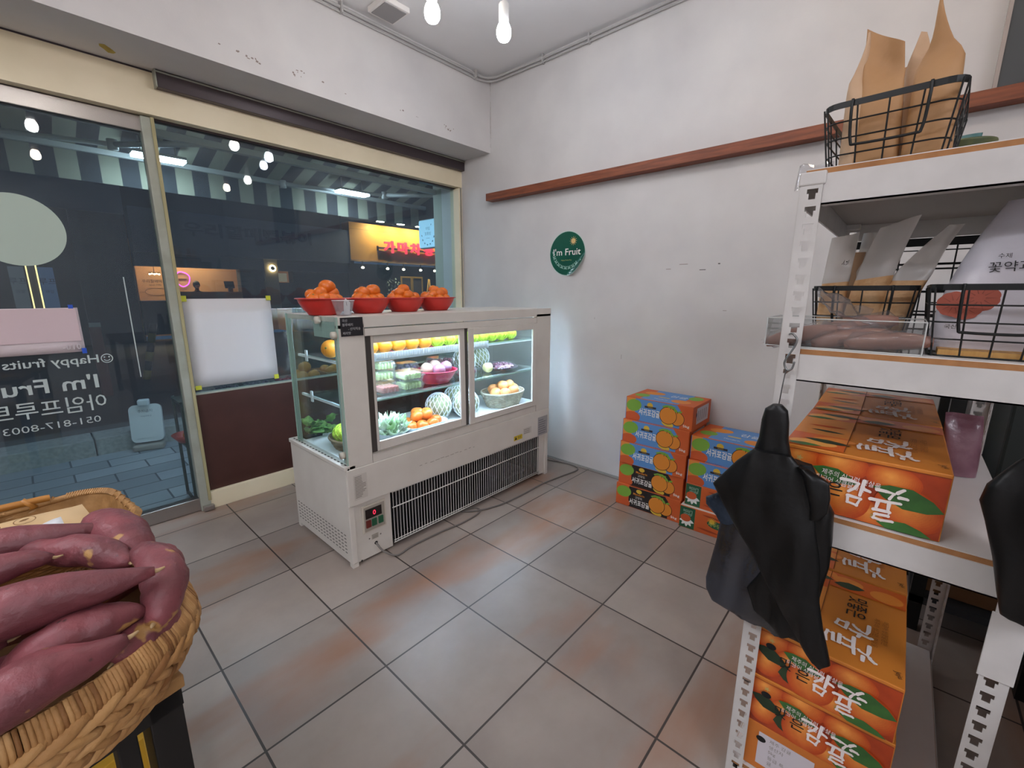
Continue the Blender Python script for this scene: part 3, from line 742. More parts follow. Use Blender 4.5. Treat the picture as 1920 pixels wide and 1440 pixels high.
def beads(m, r, seed=1):
    def f(q, w, d, h):
        g = random.Random(seed)
        for k in range(34): q.ball((g.uniform(-.36, .36) * w, g.uniform(-.36, .36) * d, r + g.uniform(0, max(.001, h * .85 - 2 * r))), r, m, 8, 6)
    return f
clamshell(1.21, 1.96, sh1, .13, .13, .05, 'clear tray of pale melon slices, lower of a stack by the fridge side', slabs(PINKF))
clamshell(1.345, 1.955, sh1, .14, .13, .052, 'clear tray of green melon slices, lower, beside the red plum bowl', slabs(MELON))
clamshell(1.345, 1.955, sh1 + .053, .14, .13, .05, 'clear tray of green melon slices, upper, beside the red plum bowl', slabs(MELON))
clamshell(1.24, 2.05, sh1 + .052, .13, .12, .055, 'clear tray of pale melon pieces behind the front trays', slabs(MELON))
clamshell(1.245, 2.05, sh1 + .108, .12, .12, .05, 'clear tray of pale melon pieces, topmost of its stack under the oranges', slabs(MELON))
clamshell(1.44, 2.12, sh1, .14, .1, .06, 'clear box of dark berries, lower, behind the melon trays', beads(BERRY, .011, 3))
clamshell(1.44, 2.12, sh1 + .062, .14, .1, .055, 'clear box of dark berries, upper, behind the melon trays', beads(BERRY, .011, 4))
clamshell(1.70, 2.12, sh1 + .062, .17, .12, .06, 'clear box of red grapes, upper, behind the red plum bowl', beads(REDG, .013, 5))
clamshell(1.70, 2.12, sh1, .17, .12, .06, 'clear box of red grapes, lower, behind the red plum bowl', beads(REDG, .013, 6))
clamshell(1.78, 1.975, sh1, .12, .11, .065, 'clear box of red grapes beside the red plum bowl', beads(REDG, .013, 8))
pb = bowl_mesh(.122, .07, .075, mat('crimson_bowl', 'b8284a', .3)).build('plum_bowl', loc=(1.565, 2.0, sh1)); tag(pb, 'crimson plastic bowl of plums on the middle fridge shelf', 'bowl')
plum = proto(fruit_mesh('plum', .037, PLUM, (1, 1, .95), .03)); plum2 = proto(fruit_mesh('plum', .037, PLUM2, (1, 1, .95), .03, 2))
for k, (a, b, c, pm, s) in enumerate(((-.062, .0, .084, plum2, 1.1), (-.01, -.045, .078, plum, 1.12), (.02, .03, .088, plum2, .95), (.06, -.02, .084, plum, 1.12))):
    put(pm, (1.565 + a, 2.0 + b, sh1 + c), ('pale yellow plum at the fridge door side of the crimson bowl', 'mauve plum at the front of the crimson bowl', 'small plum at the back of the crimson bowl', 'dark pink plum nearest the grapes in the crimson bowl')[k], 'plum')
bpear = proto(netted('netted_pear', .078, (1, 1, 1.06), PEAR, NETW, 16, .0021)); 
for k, (x, y, z, s) in enumerate(((1.625, 2.06, fl0, 1), (1.775, 1.975, fl0, 1.04), (1.82, 2.12, fl0, 1.05), (1.945, 2.15, fl0, .78), (1.90, 2.12, sh1, .95), (2.065, 2.16, sh1, .95))):
    put(bpear, (x, y, z + .083 * s), ('big pear in white net on the fridge floor behind the persimmon tray', 'big pear in white net at the front of the fridge floor', 'big pear in white net behind the front one', 'big pear in white net beside the woven persimmon basket', 'big pear in white net on the middle shelf behind the door edge', 'big pear in white net beside the grape dish')[k], 'pear', rot=(.05 * k, .04, k * .8), scale=s)
# dish of grapes
t = thing('grape_dish', 'shallow dish of purple grapes wrapped in film on the fridge shelf', 'dish', (2.12, 2.0, sh1))
MB().lathe([(0, .004), (.06, .0), (.07, .004), (.115, .022), (.117, .025), (.11, .024), (.065, .009), (0, .008)], mat('dark_dish', '4a4550', .3), 32).build('dish', t)
q = MB(); g = random.Random(4); GRP = mat('purple_grape', '7c3f5c', .35, col2='a06a80', scale=20)
for k in range(60):
    a, r = g.uniform(0, 2 * pi), .085 * sqrt(g.random()); q.ball((r * cos(a), r * sin(a), .024 + (.09 - r) * .35 * g.random()), .011, GRP, 8, 6)
o = q.build('grapes', t); o['kind'] = 'stuff'
MB().lathe([(.114, .026), (.1, .04), (.06, .056), (0, .06)], FILM, 24).build('film', t)
sp = fruit_mesh('small_pear', .035, mat('yellow_pear', 'd8cf9a', .5), (1, 1, .95)); sp.location = (1.985, 1.99, sh1 + .034); tag(sp, 'small yellow pear on the middle fridge shelf by the grape dish', 'pear')
# persimmon tray
t = thing('fruit_tray', 'white tray of orange persimmons on the fridge floor', 'tray', (1.435, 1.985, fl0))
q = MB(); vs = []
for (a, zz) in ((.8, 0), (1, .04), (1.05, .043), (1.05, .046), (.98, .044), (.78, .006)): vs += [V((px * a, py * a, zz)) for px, py in rrect(.27, .2, .05, 4)]
N = 20; fs = [tuple(reversed(range(N))), tuple(5 * N + k for k in range(N))]
for i in range(5):
    for k in range(N): fs.append((i * N + k, i * N + (k + 1) % N, (i + 1) * N + (k + 1) % N, (i + 1) * N + k))
TRAYW = mat('tray_white', 'c9d3dc', .35); q.add(vs, fs, TRAYW, True); q.build('tray', t)
pers = proto(fruit_mesh('persimmon', .037, PERS, (1, 1, .85), .05, stem=mat('dry_stem', '7a5a34', .8)))
for k, (a, b, c) in enumerate(((-.085, -.03, .036), (-.03, -.06, .036), (.04, -.058, .036), (.095, -.015, .036), (-.06, .045, .036), (.03, .045, .036), (-.03, -.005, .082), (.035, -.005, .084), (.0, .03, .09), (.075, .05, .036))):
    put(pers, (1.435 + a, 1.985 + b, fl0 + c), 'persimmon heaped on top in the white fridge tray' if c > .08 else 'persimmon in the bottom layer of the white fridge tray', 'persimmon', 'upper persimmons in the tray' if c > .08 else 'lower persimmons in the tray')
t = thing('lettuce_bag', 'clear bag of leafy greens at the front corner of the fridge floor', 'bag', (1.21, 1.94, fl0))
LET = mat('lettuce_green', '8fbf7c', .5, col2='dfe9dc', scale=14); q = MB()
g = random.Random(9)
for k in range(26):
    a = g.uniform(0, 6.28); r = g.uniform(.02, .085); T = Matrix.Rotation(g.uniform(-1, 1), 3, 'X') @ Matrix.Rotation(a, 3, 'Z')
    c = V((r * cos(a), .8 * r * sin(a) * .7, .03 + g.uniform(0, .055)))
    q.grid(lambda u, v, T=T, c=c, k=k: c + T @ V(((u - .5) * .06, (v - .5) * .06, .008 * sin(9 * u + k) * cos(7 * v) + .03 * ((u - .5) ** 2 + (v - .5) ** 2) * 4)), 5, 5, LET)
o = q.build('leaves', t, solid=.001); o['kind'] = 'stuff'
MB().ball((0, 0, .05), .1, FILM, 16, 10, (1.0, .62, .5), .25).build('wrap', t)
# woven baskets
WILL = mat('pale_willow', 'b9b3a0', .7, col2='9d9786', scale=30); WILD = mat('brown_willow', '6e5a40', .7, col2='8a7350', scale=30)
def woven(rx, ry, h, m, rows, cols, taper=.72, r=.0045):
    q = MB()
    q.lathe([(0, .004), (taper * .98, .004), (taper, 0), (.985, h), (.965, h), (taper * .95, .008), (0, .008)], m, 36, sx=rx, sy=ry)
    for i in range(rows):
        z = h * (i + .5) / rows; s = taper + (1 - taper) * z / h
        pts = [(rx * s * cos(2 * pi * k / cols) * (1 + .022 * (1 if (k + i) % 2 else -1)), ry * s * sin(2 * pi * k / cols) * (1 + .022 * (1 if (k + i) % 2 else -1)), z) for k in range(cols)]
        q.tube(pts, (h / rows) * .52, m, 5, closed=True)
    pts = [(rx * cos(2 * pi * k / 48), ry * sin(2 * pi * k / 48), h) for k in range(48)]; q.tube(pts, r * 1.5, m, 7, closed=True)
    return q
bk = woven(.165, .13, .10, WILL, 9, 48).build('woven_basket', loc=(2.15, 2.01, fl0)); tag(bk, 'pale woven basket of peaches at the wall end of the fridge floor', 'basket')
peach = proto(fruit_mesh('peach', .04, PEACH, (1, 1, .93), .04))
for k, (a, b, c) in enumerate(((-.09, -.02, .10), (-.05, -.07, .10), (.03, -.07, .105), (.095, -.01, .105), (.05, -.01, .135), (-.015, -.015, .14), (-.04, .05, .11), (.05, .06, .115))):
    put(peach, (2.15 + a, 2.01 + b, fl0 + c), 'peach heaped on top in the pale woven basket' if c > .12 else 'peach round the edge of the pale woven basket', 'peach', 'upper peaches in the woven basket' if c > .12 else 'lower peaches in the woven basket')
bk2 = woven(.095, .12, .055, WILD, 6, 40).build('woven_basket', loc=(1.015, 2.0, fl0)); tag(bk2, 'brown woven basket seen through the fridge side glass', 'basket')
gp = proto(netted('netted_pear', .052, (1.25, 1, .9), mat('lime_pear', 'b9c63e', .5), NETG, 14, .003))
put(gp, (1.0, 2.03, fl0 + .072), 'pear in a lime foam net, back of the brown woven basket', 'pear', rot=(0, .2, .6)); put(gp, (1.03, 1.955, fl0 + .07), 'pear in a lime foam net, front of the brown woven basket', 'pear', rot=(0, 0, .2), scale=.85)
t = thing('leafy_greens', 'bunch of leafy greens at the back of the fridge floor', 'vegetable', (.99, 2.255, fl0)); q = MB(); LG = mat('leaf_green', '4f7a3a', .6, col2='7da050', scale=14)
for k in range(22):
    a = g.uniform(0, 6.28); T = Matrix.Rotation(g.uniform(-.9, .9), 3, 'X') @ Matrix.Rotation(a, 3, 'Z'); c = V((g.uniform(-.06, .06), g.uniform(-.04, .04), .03 + g.uniform(0, .07)))
    q.grid(lambda u, v, T=T, c=c, k=k: c + T @ V(((u - .5) * .055, (v - .5) * .055, .008 * sin(9 * u + k) * cos(7 * v))), 5, 5, LG)
o = q.build('leaves', t, solid=.001); o['kind'] = 'stuff'
# ------------------------------------------------------------------ boxes of fruit
CARD = mat('card_brown', 'c08a52', .8); ORB = mat('box_orange', 'd2632c', .55, col2='c95a26', scale=6); BLUB = mat('box_blue', '5b8fcb', .5); BLKB = mat('box_black', '221d1d', .5)
LGR = mat('print_green', '7aa93c', .55); YEL = mat('print_yellow', 'dcb53a', .55); TNG = mat('print_tangerine', 'df8a2c', .55); NAV = mat('print_navy', '2a2a3a', .55); BRO = mat('print_orange', 'e08b3c', .55); RUST = mat('print_rust', 'cc5a2a', .55)
def carton(w, d, h, m):
    """box with a lid seam; origin at the middle of its base, printed front faces -x"""
    q = MB(); q.box((-d / 2, -w / 2, 0), (d / 2, w / 2, h), m, .0022)
    return q
def box_frames(w, d, h):
    F = Fr((-d / 2, w / 2, 0), (0, -1, 0), (0, 0, 1)); Tp = Fr((-d / 2, w / 2, h), (0, -1, 0), (1, 0, 0)); E_ = Fr((-d / 2, -w / 2, 0), (1, 0, 0), (0, 0, 1)); E2 = Fr((d / 2, w / 2, 0), (-1, 0, 0), (0, 0, 1))
    return F, Tp, E_, E2
def mandarin(black):
    w, d, h = .40, .275, .138; bg = BLKB if black else BLUB
    t = thing('mandarin_box', '', 'box'); q = carton(w, d, h, ORB); F, Tp, E_, E2 = box_frames(w, d, h); c = (.003, .003, w - .003, h - .003)
    q.rect(F, .085 if black else .0, .003, .33, h - .003, bg, .0003)
    if not black: q.rect(F, .003, .003, .06, h - .003, BRO, .0004)
    q.ell(F, .052, .092, .048, .036, LGR, .0006, .2, clip=c)
    q.ell(F, .04, .018, .055, .034, RUST, .0005, .1, clip=c)
    q.poly(F, [(.33, .003), (w - .003, .003), (w - .003, h - .003), (.31, h - .003), (.345, .09)], ORB, .0006)
    q.leaf(F, .225, .115, .1, .05, -.25, LGR, .0007, clip=c); q.ell(F, .262, .018, .035, .016, YEL, .0007, -.2, clip=c)
    for (x, y, rx, ry) in ((.315, .057, .038, .038), (.262, .066, .048, .048)):
        q.ell(F, x, y, rx + .003, ry + .003, INK, .0012, clip=c); q.ell(F, x, y, rx, ry, TNG, .0012, clip=c)
    for (x, y) in ((.275, .112), (.315, .094)):
        q.leaf(F, x, y, .026, .013, 2.6, LGR, .0014, c); q.leaf(F, x, y, .028, .013, .3, LGR, .0014, c); q.rect(F, x - .001, y - .008, x + .0015, y + .004, INK, .0016)
    q.text(F, '5kg', .35, .014, .018, WHITE, .0014, w=.036, bold=.01)
    if black:
        q.ell(F, .15, .116, .018, .013, YEL, .0008); q.text(F, 'Mandarin', .15, .088, .014, TNG, .0008, al='c', bold=.01)
        q.text(F, '고당도', .15, .066, .016, WHITE, .0008, al='c'); q.text(F, '서귀포감귤', .09, .022, .038, WHITE, .0008, w=.13, bold=.02)
    else:
        q.ell(F, .152, .105, .018, .017, YEL, .0008); q.rect(F, .12, .088, .19, .1, NAV, .001); q.text(F, 'Seogwipo', .155, .091, .007, YEL, .0013, al='c')
        q.text(F, '서귀포감귤', .085, .04, .042, WHITE, .0008, w=.13, bold=.016)
    ct_ = (.003, .003, w - .003, d - .003)
    q.rect(Tp, .085, .003, .31, d - .003, bg, .0003)
    q.ell(Tp, .10, .18, .06, .04, TNG, .0006, .2, clip=ct_); q.ell(Tp, .06, .09, .045, .04, LGR, .0005, clip=ct_); q.ell(Tp, .30, .075, .055, .04, BRO, .0006, clip=ct_); q.ell(Tp, .34, .2, .04, .05, LGR, .0006, clip=ct_)
    q.rect(Tp, .155, .10, .22, .115, YEL, .0006); q.text(Tp, '감귤', .25, .15, .05, WHITE, .0006, al='c'); q.text(Tp, 'Mandarin', .19, .05, .015, WHITE, .0006, al='c')
    q.rect(E_, .055, .03, .235, .122, mat('end_label', 'cfc9cf', .6), .0005); q.rect(E2, .055, .03, .235, .122, mat('end_label', 'cfc9cf', .6), .0005)
    for k in range(5): q.rect(E_, .07 + k * .03, .045, .085 + k * .03, .105, mat('end_print', 'a9a0a6', .6), .0008)
    q.ell(E_, .05, .085, .007, .014, INK, .0009)
    q.build('carton', t); return t
mb_ = mandarin(False); mk_ = mandarin(True)
BW, BH = .40, .1385
lx, ly = 2.478, .996
for k in range(5):
    src = mk_ if k < 2 else mb_
    lb = ('black fronted mandarin box at the bottom of the tall stack by the wall', 'black fronted mandarin box second from the bottom of the tall stack', 'blue mandarin box in the middle of the tall stack of five', 'blue mandarin box second from the top of the tall stack', 'blue mandarin box on top of the tall stack of five')[k]
    o = dup(src, (lx + (.0, .008, -.003, .004, .012)[k], ly + (.012, .004, .0, -.006, -.016)[k], .0005 + k * BH), (.02, -.01, .012, .0, -.015)[k], lb, 'boxes stacked by the white wall')
rx_, ry_ = 2.485, .585
o = dup(mb_, (rx_, ry_, .2605 + .0005), .0, 'blue mandarin box under the top one of the short stack', 'boxes stacked by the white wall')
o = dup(mb_, (rx_ + .01, ry_ - .004, .2605 + .0005 + BH), -.02, 'blue mandarin box on top of the short stack behind the hanging bag', 'boxes stacked by the white wall')
GRB = mat('box_green', '1f5a3b', .55)
def carrot():
    w, d, h = .41, .28, .13; t = thing('carrot_box', '', 'box'); q = carton(w, d, h, ORB); F, Tp, E_, E2 = box_frames(w, d, h); c = (.003, .003, w - .003, h - .003)
    q.rect(F, .003, .003, .085, h - .003, GRB, .0004)
    q.text(F, 'Little', .07, .112, .02, mat('print_mint', 'a9c7b4', .6), .0008, rot=pi, w=.05); q.text(F, 'daon', .07, .092, .016, mat('print_mint', 'a9c7b4', .6), .0008, rot=pi, w=.045)
    for k in range(5):
        a = pi * (1.08 + .84 * k / 4); q.leaf(F, .042, .052, .042, .02, a, WHITE, .0008, c)
    q.ell(F, .036, .062, .028, .022, RUST, .0009, clip=c)
    for k, (x, y, L) in enumerate(((.12, .11, .12), (.10, .028, .13), (.27, .115, .1), (.25, .02, .13))): q.leaf(F, x, y, L, .012, -.05, mat('print_dark_rust', '9c3f1c', .6), .0006, c)
    q.ell(F, .20, .07, .05, .022, GRB, .0008, -.05); q.ell(F, .175, .085, .014, .014, YEL, .001)
    for k in range(9):
        a = pi * k / 8; q.poly(F, [(.175 + .016 * cos(a - .12), .085 + .016 * sin(a - .12)), (.175 + .026 * cos(a), .085 + .026 * sin(a)), (.175 + .016 * cos(a + .12), .085 + .016 * sin(a + .12))], YEL, .001)
    q.text(F, '제주당근', .2, .058, .022, mat('print_lime', 'c5d06a', .6), .0012, al='c'); q.rect(Tp, .003, .003, w - .003, d - .003, mat('box_lid_white', 'd9d4cc', .6), .0004)
    q.build('carton', t); return t
cr_ = carrot()
dup(cr_, (rx_ - .02, ry_ + .012, .0005), .02, 'orange and green carrot box on the floor under the blue boxes', 'boxes stacked by the white wall'); dup(cr_, (rx_ - .0, ry_ - .004, .1305 + .0), .0, 'orange and green carrot box second from the floor', 'boxes stacked by the white wall')
# photo printed tangerine boxes
PB = mat('photo_dark_orange', 'b5431a', .35, col2='8e2f14', scale=14); P1 = mat('photo_orange', 'd9661c', .32, col2='cf5616', scale=16); P2 = mat('photo_light_orange', 'e98f35', .32, col2='e27f28', scale=16); P3 = mat('photo_pale_orange', 'f0a750', .32)
LFD = mat('photo_leaf', '2f5a2a', .35, col2='3f7434', scale=20); LFK = mat('photo_dark_leaf', '1c2f1d', .35, col2='283f24', scale=20); TOPO = mat('box_top_orange', 'd08030', .45, col2='c8772a', scale=4); TINK = mat('top_brown_print', '9a5a22', .5); WBR = mat('brush_white', 'efe6e2', .5)
SIDE = mat('box_side_orange', 'c9742c', .5)
def mixhex(a, b, t): return ''.join('%02x' % round(int(a[k:k + 2], 16) * (1 - t) + int(b[k:k + 2], 16) * t) for k in (0, 2, 4))
PG = [mat('photo_tone_%02d' % k, mixhex('bf4a17', 'f0a04c', (k / 13) ** .9), .32, col2=mixhex('b54214', 'ea9440', (k / 13) ** .9), scale=60) for k in range(14)]
GAM = [[(.000, .050), (.018, .050), (.031, .047), (.026, .034), (.016, .024)], [(.041, .056), (.039, .038), (.037, .020)], [(.040, .037), (.053, .034)], [(.016, .014), (.039, .012), (.034, -.005), (.017, -.002), (.016, .014)]]
GYUL = [[(.006, .050), (.022, .050), (.036, .048), (.030, .034)], [(-.003, .024), (.024, .025), (.050, .028)], [(.012, .024), (.010, .008)], [(.031, .026), (.031, .008)], [(.006, .001), (.034, .002), (.033, -.008), (.010, -.010), (.008, -.020), (.022, -.022), (.042, -.019)], [(.042, .052), (.052, .062)], [(.046, .042), (.060, .042)]]
def brush(q, F, strokes, x, y, s_, w, m, z, rot=0):
    for st_ in strokes:
        q.stroke(F, [(x + s_ * (a * cos(rot) - b * sin(rot)), y + s_ * (a * sin(rot) + b * cos(rot))) for a, b in st_], w, m, z)
def photo(hole=True):
    w, d, h = .277, .385, .139; t = thing('tangerine_box', '', 'box'); q = carton(w, d, h, TOPO); F, Tp, E_, E2 = box_frames(w, d, h); c = (.002, .002, w - .002, h - .007)
    q.rect(F, .002, .002, w - .002, h - .007, PB, .0003)
    def fr(x, y, rx, ry, rot=0, star=None, z=.0005):
        for k in range(14):
            f = 1 - k * .066; q.ell(F, x - rx * .16 * (1 - f), y + ry * .3 * (1 - f), rx * f, ry * f, PG[k], z, rot, clip=c, n=32)
        if star:
            for k in range(5):
                a = 2 * pi * k / 5; q.leaf(F, x + star[0], y + star[1], .007, .003, a, mat('photo_star', 'c9b06a', .5), z + .0007, c)
    fr(.034, .112, .04, .03, 0, (.0, .0)); fr(.11, .115, .045, .034); fr(.195, .105, .045, .03, -.2); fr(.032, .045, .032, .036, -.3); fr(.075, .075, .028, .028, 0)
    q.leaf(F, .002, .085, .075, .034, -.35, LFK, .0012, c); q.leaf(F, .055, .036, .05, .05, .2, LFK, .0012, c)
    fr(.175, .02, .05, .03, 0, (.0, .0), .0014); fr(.12, .045, .047, .05, 0, None, .0018); fr(.225, .05, .055, .043, -.35, None, .0022)
    q.leaf(F, .06, .10, .085, .032, -.25, LFD, .0024, c); q.leaf(F, .165, .085, .115, .045, -.22, LFD, .0032, c); q.leaf(F, .18, .012, .085, .03, -.1, LFD, .0032, c)
    q.text(F, '제주의 싱그런 햇살을', .078, .088, .013, WBR, .0036, w=.10, rot=-.08); q.text(F, '머금어 상큼달콤한', .07, .073, .013, WBR, .0036, w=.085, rot=-.08)
    q.text(F, '맛', .056, .055, .03, INK, .0036, bold=.005); q.text(F, '은', .09, .045, .03, INK, .0036, bold=.01)
    brush(q, F, GAM, .114, .040, .92, .0068, WBR, .0036); brush(q, F, GYUL, .168, .036, .88, .0066, WBR, .0036)
    if hole: q.ell(F, .034, .098, .011, .0085, DARK, .0038)
    ct_ = (.002, .002, w - .002, d - .002)
    for a, b in ((.0, .115), (d - .1, d)):     # printed bands across the lid
        q.poly(Tp, [(.002, max(a, .002)), (.11, max(a, .002)), (.11, min(b, d - .002)), (.002, min(b, d - .002))], P1, .0003)
        q.ell(Tp, .05, (a + b) / 2 - .02, .045, .024, P3, .0005, .1, clip=ct_); q.ell(Tp, .085, (a + b) / 2 + .025, .04, .02, P2, .0006, .2, clip=ct_); q.leaf(Tp, .03, (a + b) / 2 + .01, .09, .03, -.1, LFK, .0008, ct_); q.leaf(Tp, .0, (a + b) / 2 - .045, .07, .024, .1, LFD, .0008, ct_)
    q.rect(Tp, .002, .115, .11, d - .1, mat('lid_pale_orange', 'df8c3a', .4), .0004); q.leaf(Tp, .02, .2, .08, .02, .1, RUST, .0008, ct_); q.leaf(Tp, .03, .16, .07, .016, -.1, LFK, .0008, ct_)
    q.leaf(Tp, .12, .325, .07, .035, .15, LFK, .0008, ct_); q.ell(Tp, .15, .35, .035, .022, P2, .0005, clip=ct_); q.ell(Tp, .235, .335, .035, .026, P2, .0005, clip=ct_); q.rect(Tp, .11, .305, .275, .383, P1, .0003)
    q.text(Tp, '맛좋은', .158, .285, .042, INK, .0008, rot=-pi / 2, w=.095, bold=.004); brush(q, Tp, GAM, .150, .172, 1.15, .0085, WBR, .0008, -pi / 2); brush(q, Tp, GYUL, .155, .098, 1.15, .0085, WBR, .0008, -pi / 2)
    for k, s_ in enumerate(('제주의 싱그런 햇살을', '머금어 상큼달콤한')): q.text(Tp, s_, .215 + k * .017, .22, .012, TINK, .0008, rot=-pi / 2, w=.12 - .02 * k)
    q.text(Tp, 'Jeju', .255, .045, .014, INK, .0008, rot=-pi / 2 + .3); q.rect(Tp, .1095, .002, .111, d - .002, mat('lid_seam', '7a3f18', .7), .001)
    q.rect(F, .002, h - .008, w - .002, h - .0068, mat('lid_seam', '7a3f18', .7), .0008)
    q.build('carton', t); return t
pb_ = photo(True); pn_ = photo(False)

# ------------------------------------------------------------------ white boltless rack
RX0, RX1, RY0, RY1 = 1.10, 1.962, -.236, .196
rk = thing('storage_rack', 'white boltless steel rack holding baskets and tangerine boxes', 'rack', (0, 0, 0))
def flange(q, fr, w, z0, z1, m, x0, flip=1):
    """one holed leg of an angle post, in frame fr, from x0 to x0+w"""
    p = .0335; n = int((z1 - z0) / p); cx = x0 + w * (.58 if flip > 0 else .42)
    for k in range(n):
        b = z0 + k * p
        zs = (b, b + .0115, b + .0225, b + .0315, b + p)
        for i, hw in ((0, 0), (1, .0058), (2, .0095), (3, 0)):
            if not hw:
                for a0, a1 in ((x0, cx - .0095), (cx - .0095, cx - .0058), (cx - .0058, cx + .0058), (cx + .0058, cx + .0095), (cx + .0095, x0 + w)):
                    q.add([fr.p(a0, zs[i]), fr.p(a1, zs[i]), fr.p(a1, zs[i + 1]), fr.p(a0, zs[i + 1])], [(0, 1, 2, 3)], m)
            else:
                for a0, a1 in ((x0, cx - .0095), (cx - .0095, cx - .0058), (cx + .0058, cx + .0095), (cx + .0095, x0 + w)):
                    if hw > .006 and (a0 > cx - .0096 and a1 < cx + .0096): continue
                    q.add([fr.p(a0, zs[i]), fr.p(a1, zs[i]), fr.p(a1, zs[i + 1]), fr.p(a0, zs[i + 1])], [(0, 1, 2, 3)], m)
    if z0 + n * p < z1: q.add([fr.p(x0, z0 + n * p), fr.p(x0 + w, z0 + n * p), fr.p(x0 + w, z1), fr.p(x0, z1)], [(0, 1, 2, 3)], m)
for (px, py, sx, sy) in ((RX0, RY1, 1, -1), (RX0, RY0, 1, 1), (RX1, RY1, -1, -1), (RX1, RY0, -1, 1)):
    q = MB()
    flange(q, Fr((px, py, .0), (0, sy, 0), (0, 0, 1)), .039, .0, 1.535, WHITER, 0); flange(q, Fr((px, py, .0), (sx, 0, 0), (0, 0, 1)), .039, .0, 1.535, WHITER, 0)
    po = q.build('post', rk, solid=.0018, merge=True)
    q = MB(); a, b = sorted((px - sx * .003, px + sx * .043)); c_, d_ = sorted((py - sy * .003, py + sy * .043)); q.box((a, c_, 1.512), (b, d_, 1.538), WHITER, .003); q.build('post_cap', po)
q = MB(); q.box((RX0 - .004, RY0 - .004, .60), (RX0 - .0015, RY0 + .043, .735), WHITER, .001); q.build('splice_plate', rk)
BOARD = mat('white_board', 'd7d4d2', .5, col2='cfccca', scale=6)
for zt in (1.532, 1.172, .815, .055):
    q = MB(); h = .058 if zt > .1 else .05
    q.box((RX0 + .002, RY0 + .039, zt - h), (RX0 + .006, RY1 - .039, zt), WHITER); q.box((RX0 + .002, RY0 + .039, zt - h), (RX0 + .03, RY1 - .039, zt - h + .003), WHITER)
    q.box((RX1 - .006, RY0 + .039, zt - h), (RX1 - .002, RY1 - .039, zt), WHITER); q.box((RX0 + .039, RY0 + .002, zt - h), (RX1 - .039, RY0 + .006, zt), WHITER); q.box((RX0 + .039, RY1 - .006, zt - h), (RX1 - .039, RY1 - .002, zt), WHITER)
    bmm = q.build('beam', rk)
    q = MB(); q.box((RX0 + .0065, RY0 + .0065, zt - .004), (RX1 - .0065, RY1 - .0065, zt + .0105), MDF); q.box((RX0 + .0075, RY0 + .0075, zt + .0106), (RX1 - .0075, RY1 - .0075, zt + .0122), BOARD); q.box((RX0 + .0075, RY0 + .0075, zt - .0055), (RX1 - .0075, RY1 - .0075, zt - .0041), mat('board_underside', 'a39c95', .7)); q.build('shelf_board', rk)
st = lambda z: z + .0127
S1, S2, S3, S4 = st(1.532), st(1.172), st(.815), st(.055)
dup(pn_, (1.118 + .1925, .028, S3), .0, 'tangerine box at the front of the rack shelf above the black bag')
dup(pn_, (1.515 + .1925, .03, S3), .015, 'tangerine box behind another on the middle rack shelf')
for k in range(3):
    z = S4 + k * .1395
    lb = ('tangerine box with a white label at the bottom of the rack', 'tangerine box in the middle of the front stack at the rack foot', 'tangerine box on top of the front stack at the rack foot')[k]
    if k: dup(pb_, (1.116 + .1925, .022 + .003 * k, z), (.0, .004, -.004)[k], lb)
    else:
        t = thing('tangerine_box', lb, 'box', (1.3085, .024, z)); q = carton(.277, .385, .139, SIDE); F, Tp, E_, E2 = box_frames(.277, .385, .139)
        q.rect(F, .03, .02, .15, .118, mat('end_label', 'cfc9cf', .6), .0006); q.ell(F, .036, .098, .011, .0085, DARK, .0012)
        for kk in range(5): q.text(F, ('제주 감귤', '생산자', '5kg', '등급 특', '귤')[kk], .055, .1 - kk * .017, .011, PRN, .001)
        q.build('carton', t)
for k in range(3): dup(pb_, (1.512 + .1925, .03, S4 + k * .1395), .01 * k, ('tangerine box at the bottom of the rear stack on the rack', 'tangerine box in the middle of the rear stack on the rack', 'tangerine box on top of the rear stack on the rack')[k])
for p in (mb_, mk_, cr_, pb_, pn_):
    for ch in list(p.children): bpy.data.objects.remove(ch)
    bpy.data.objects.remove(p)
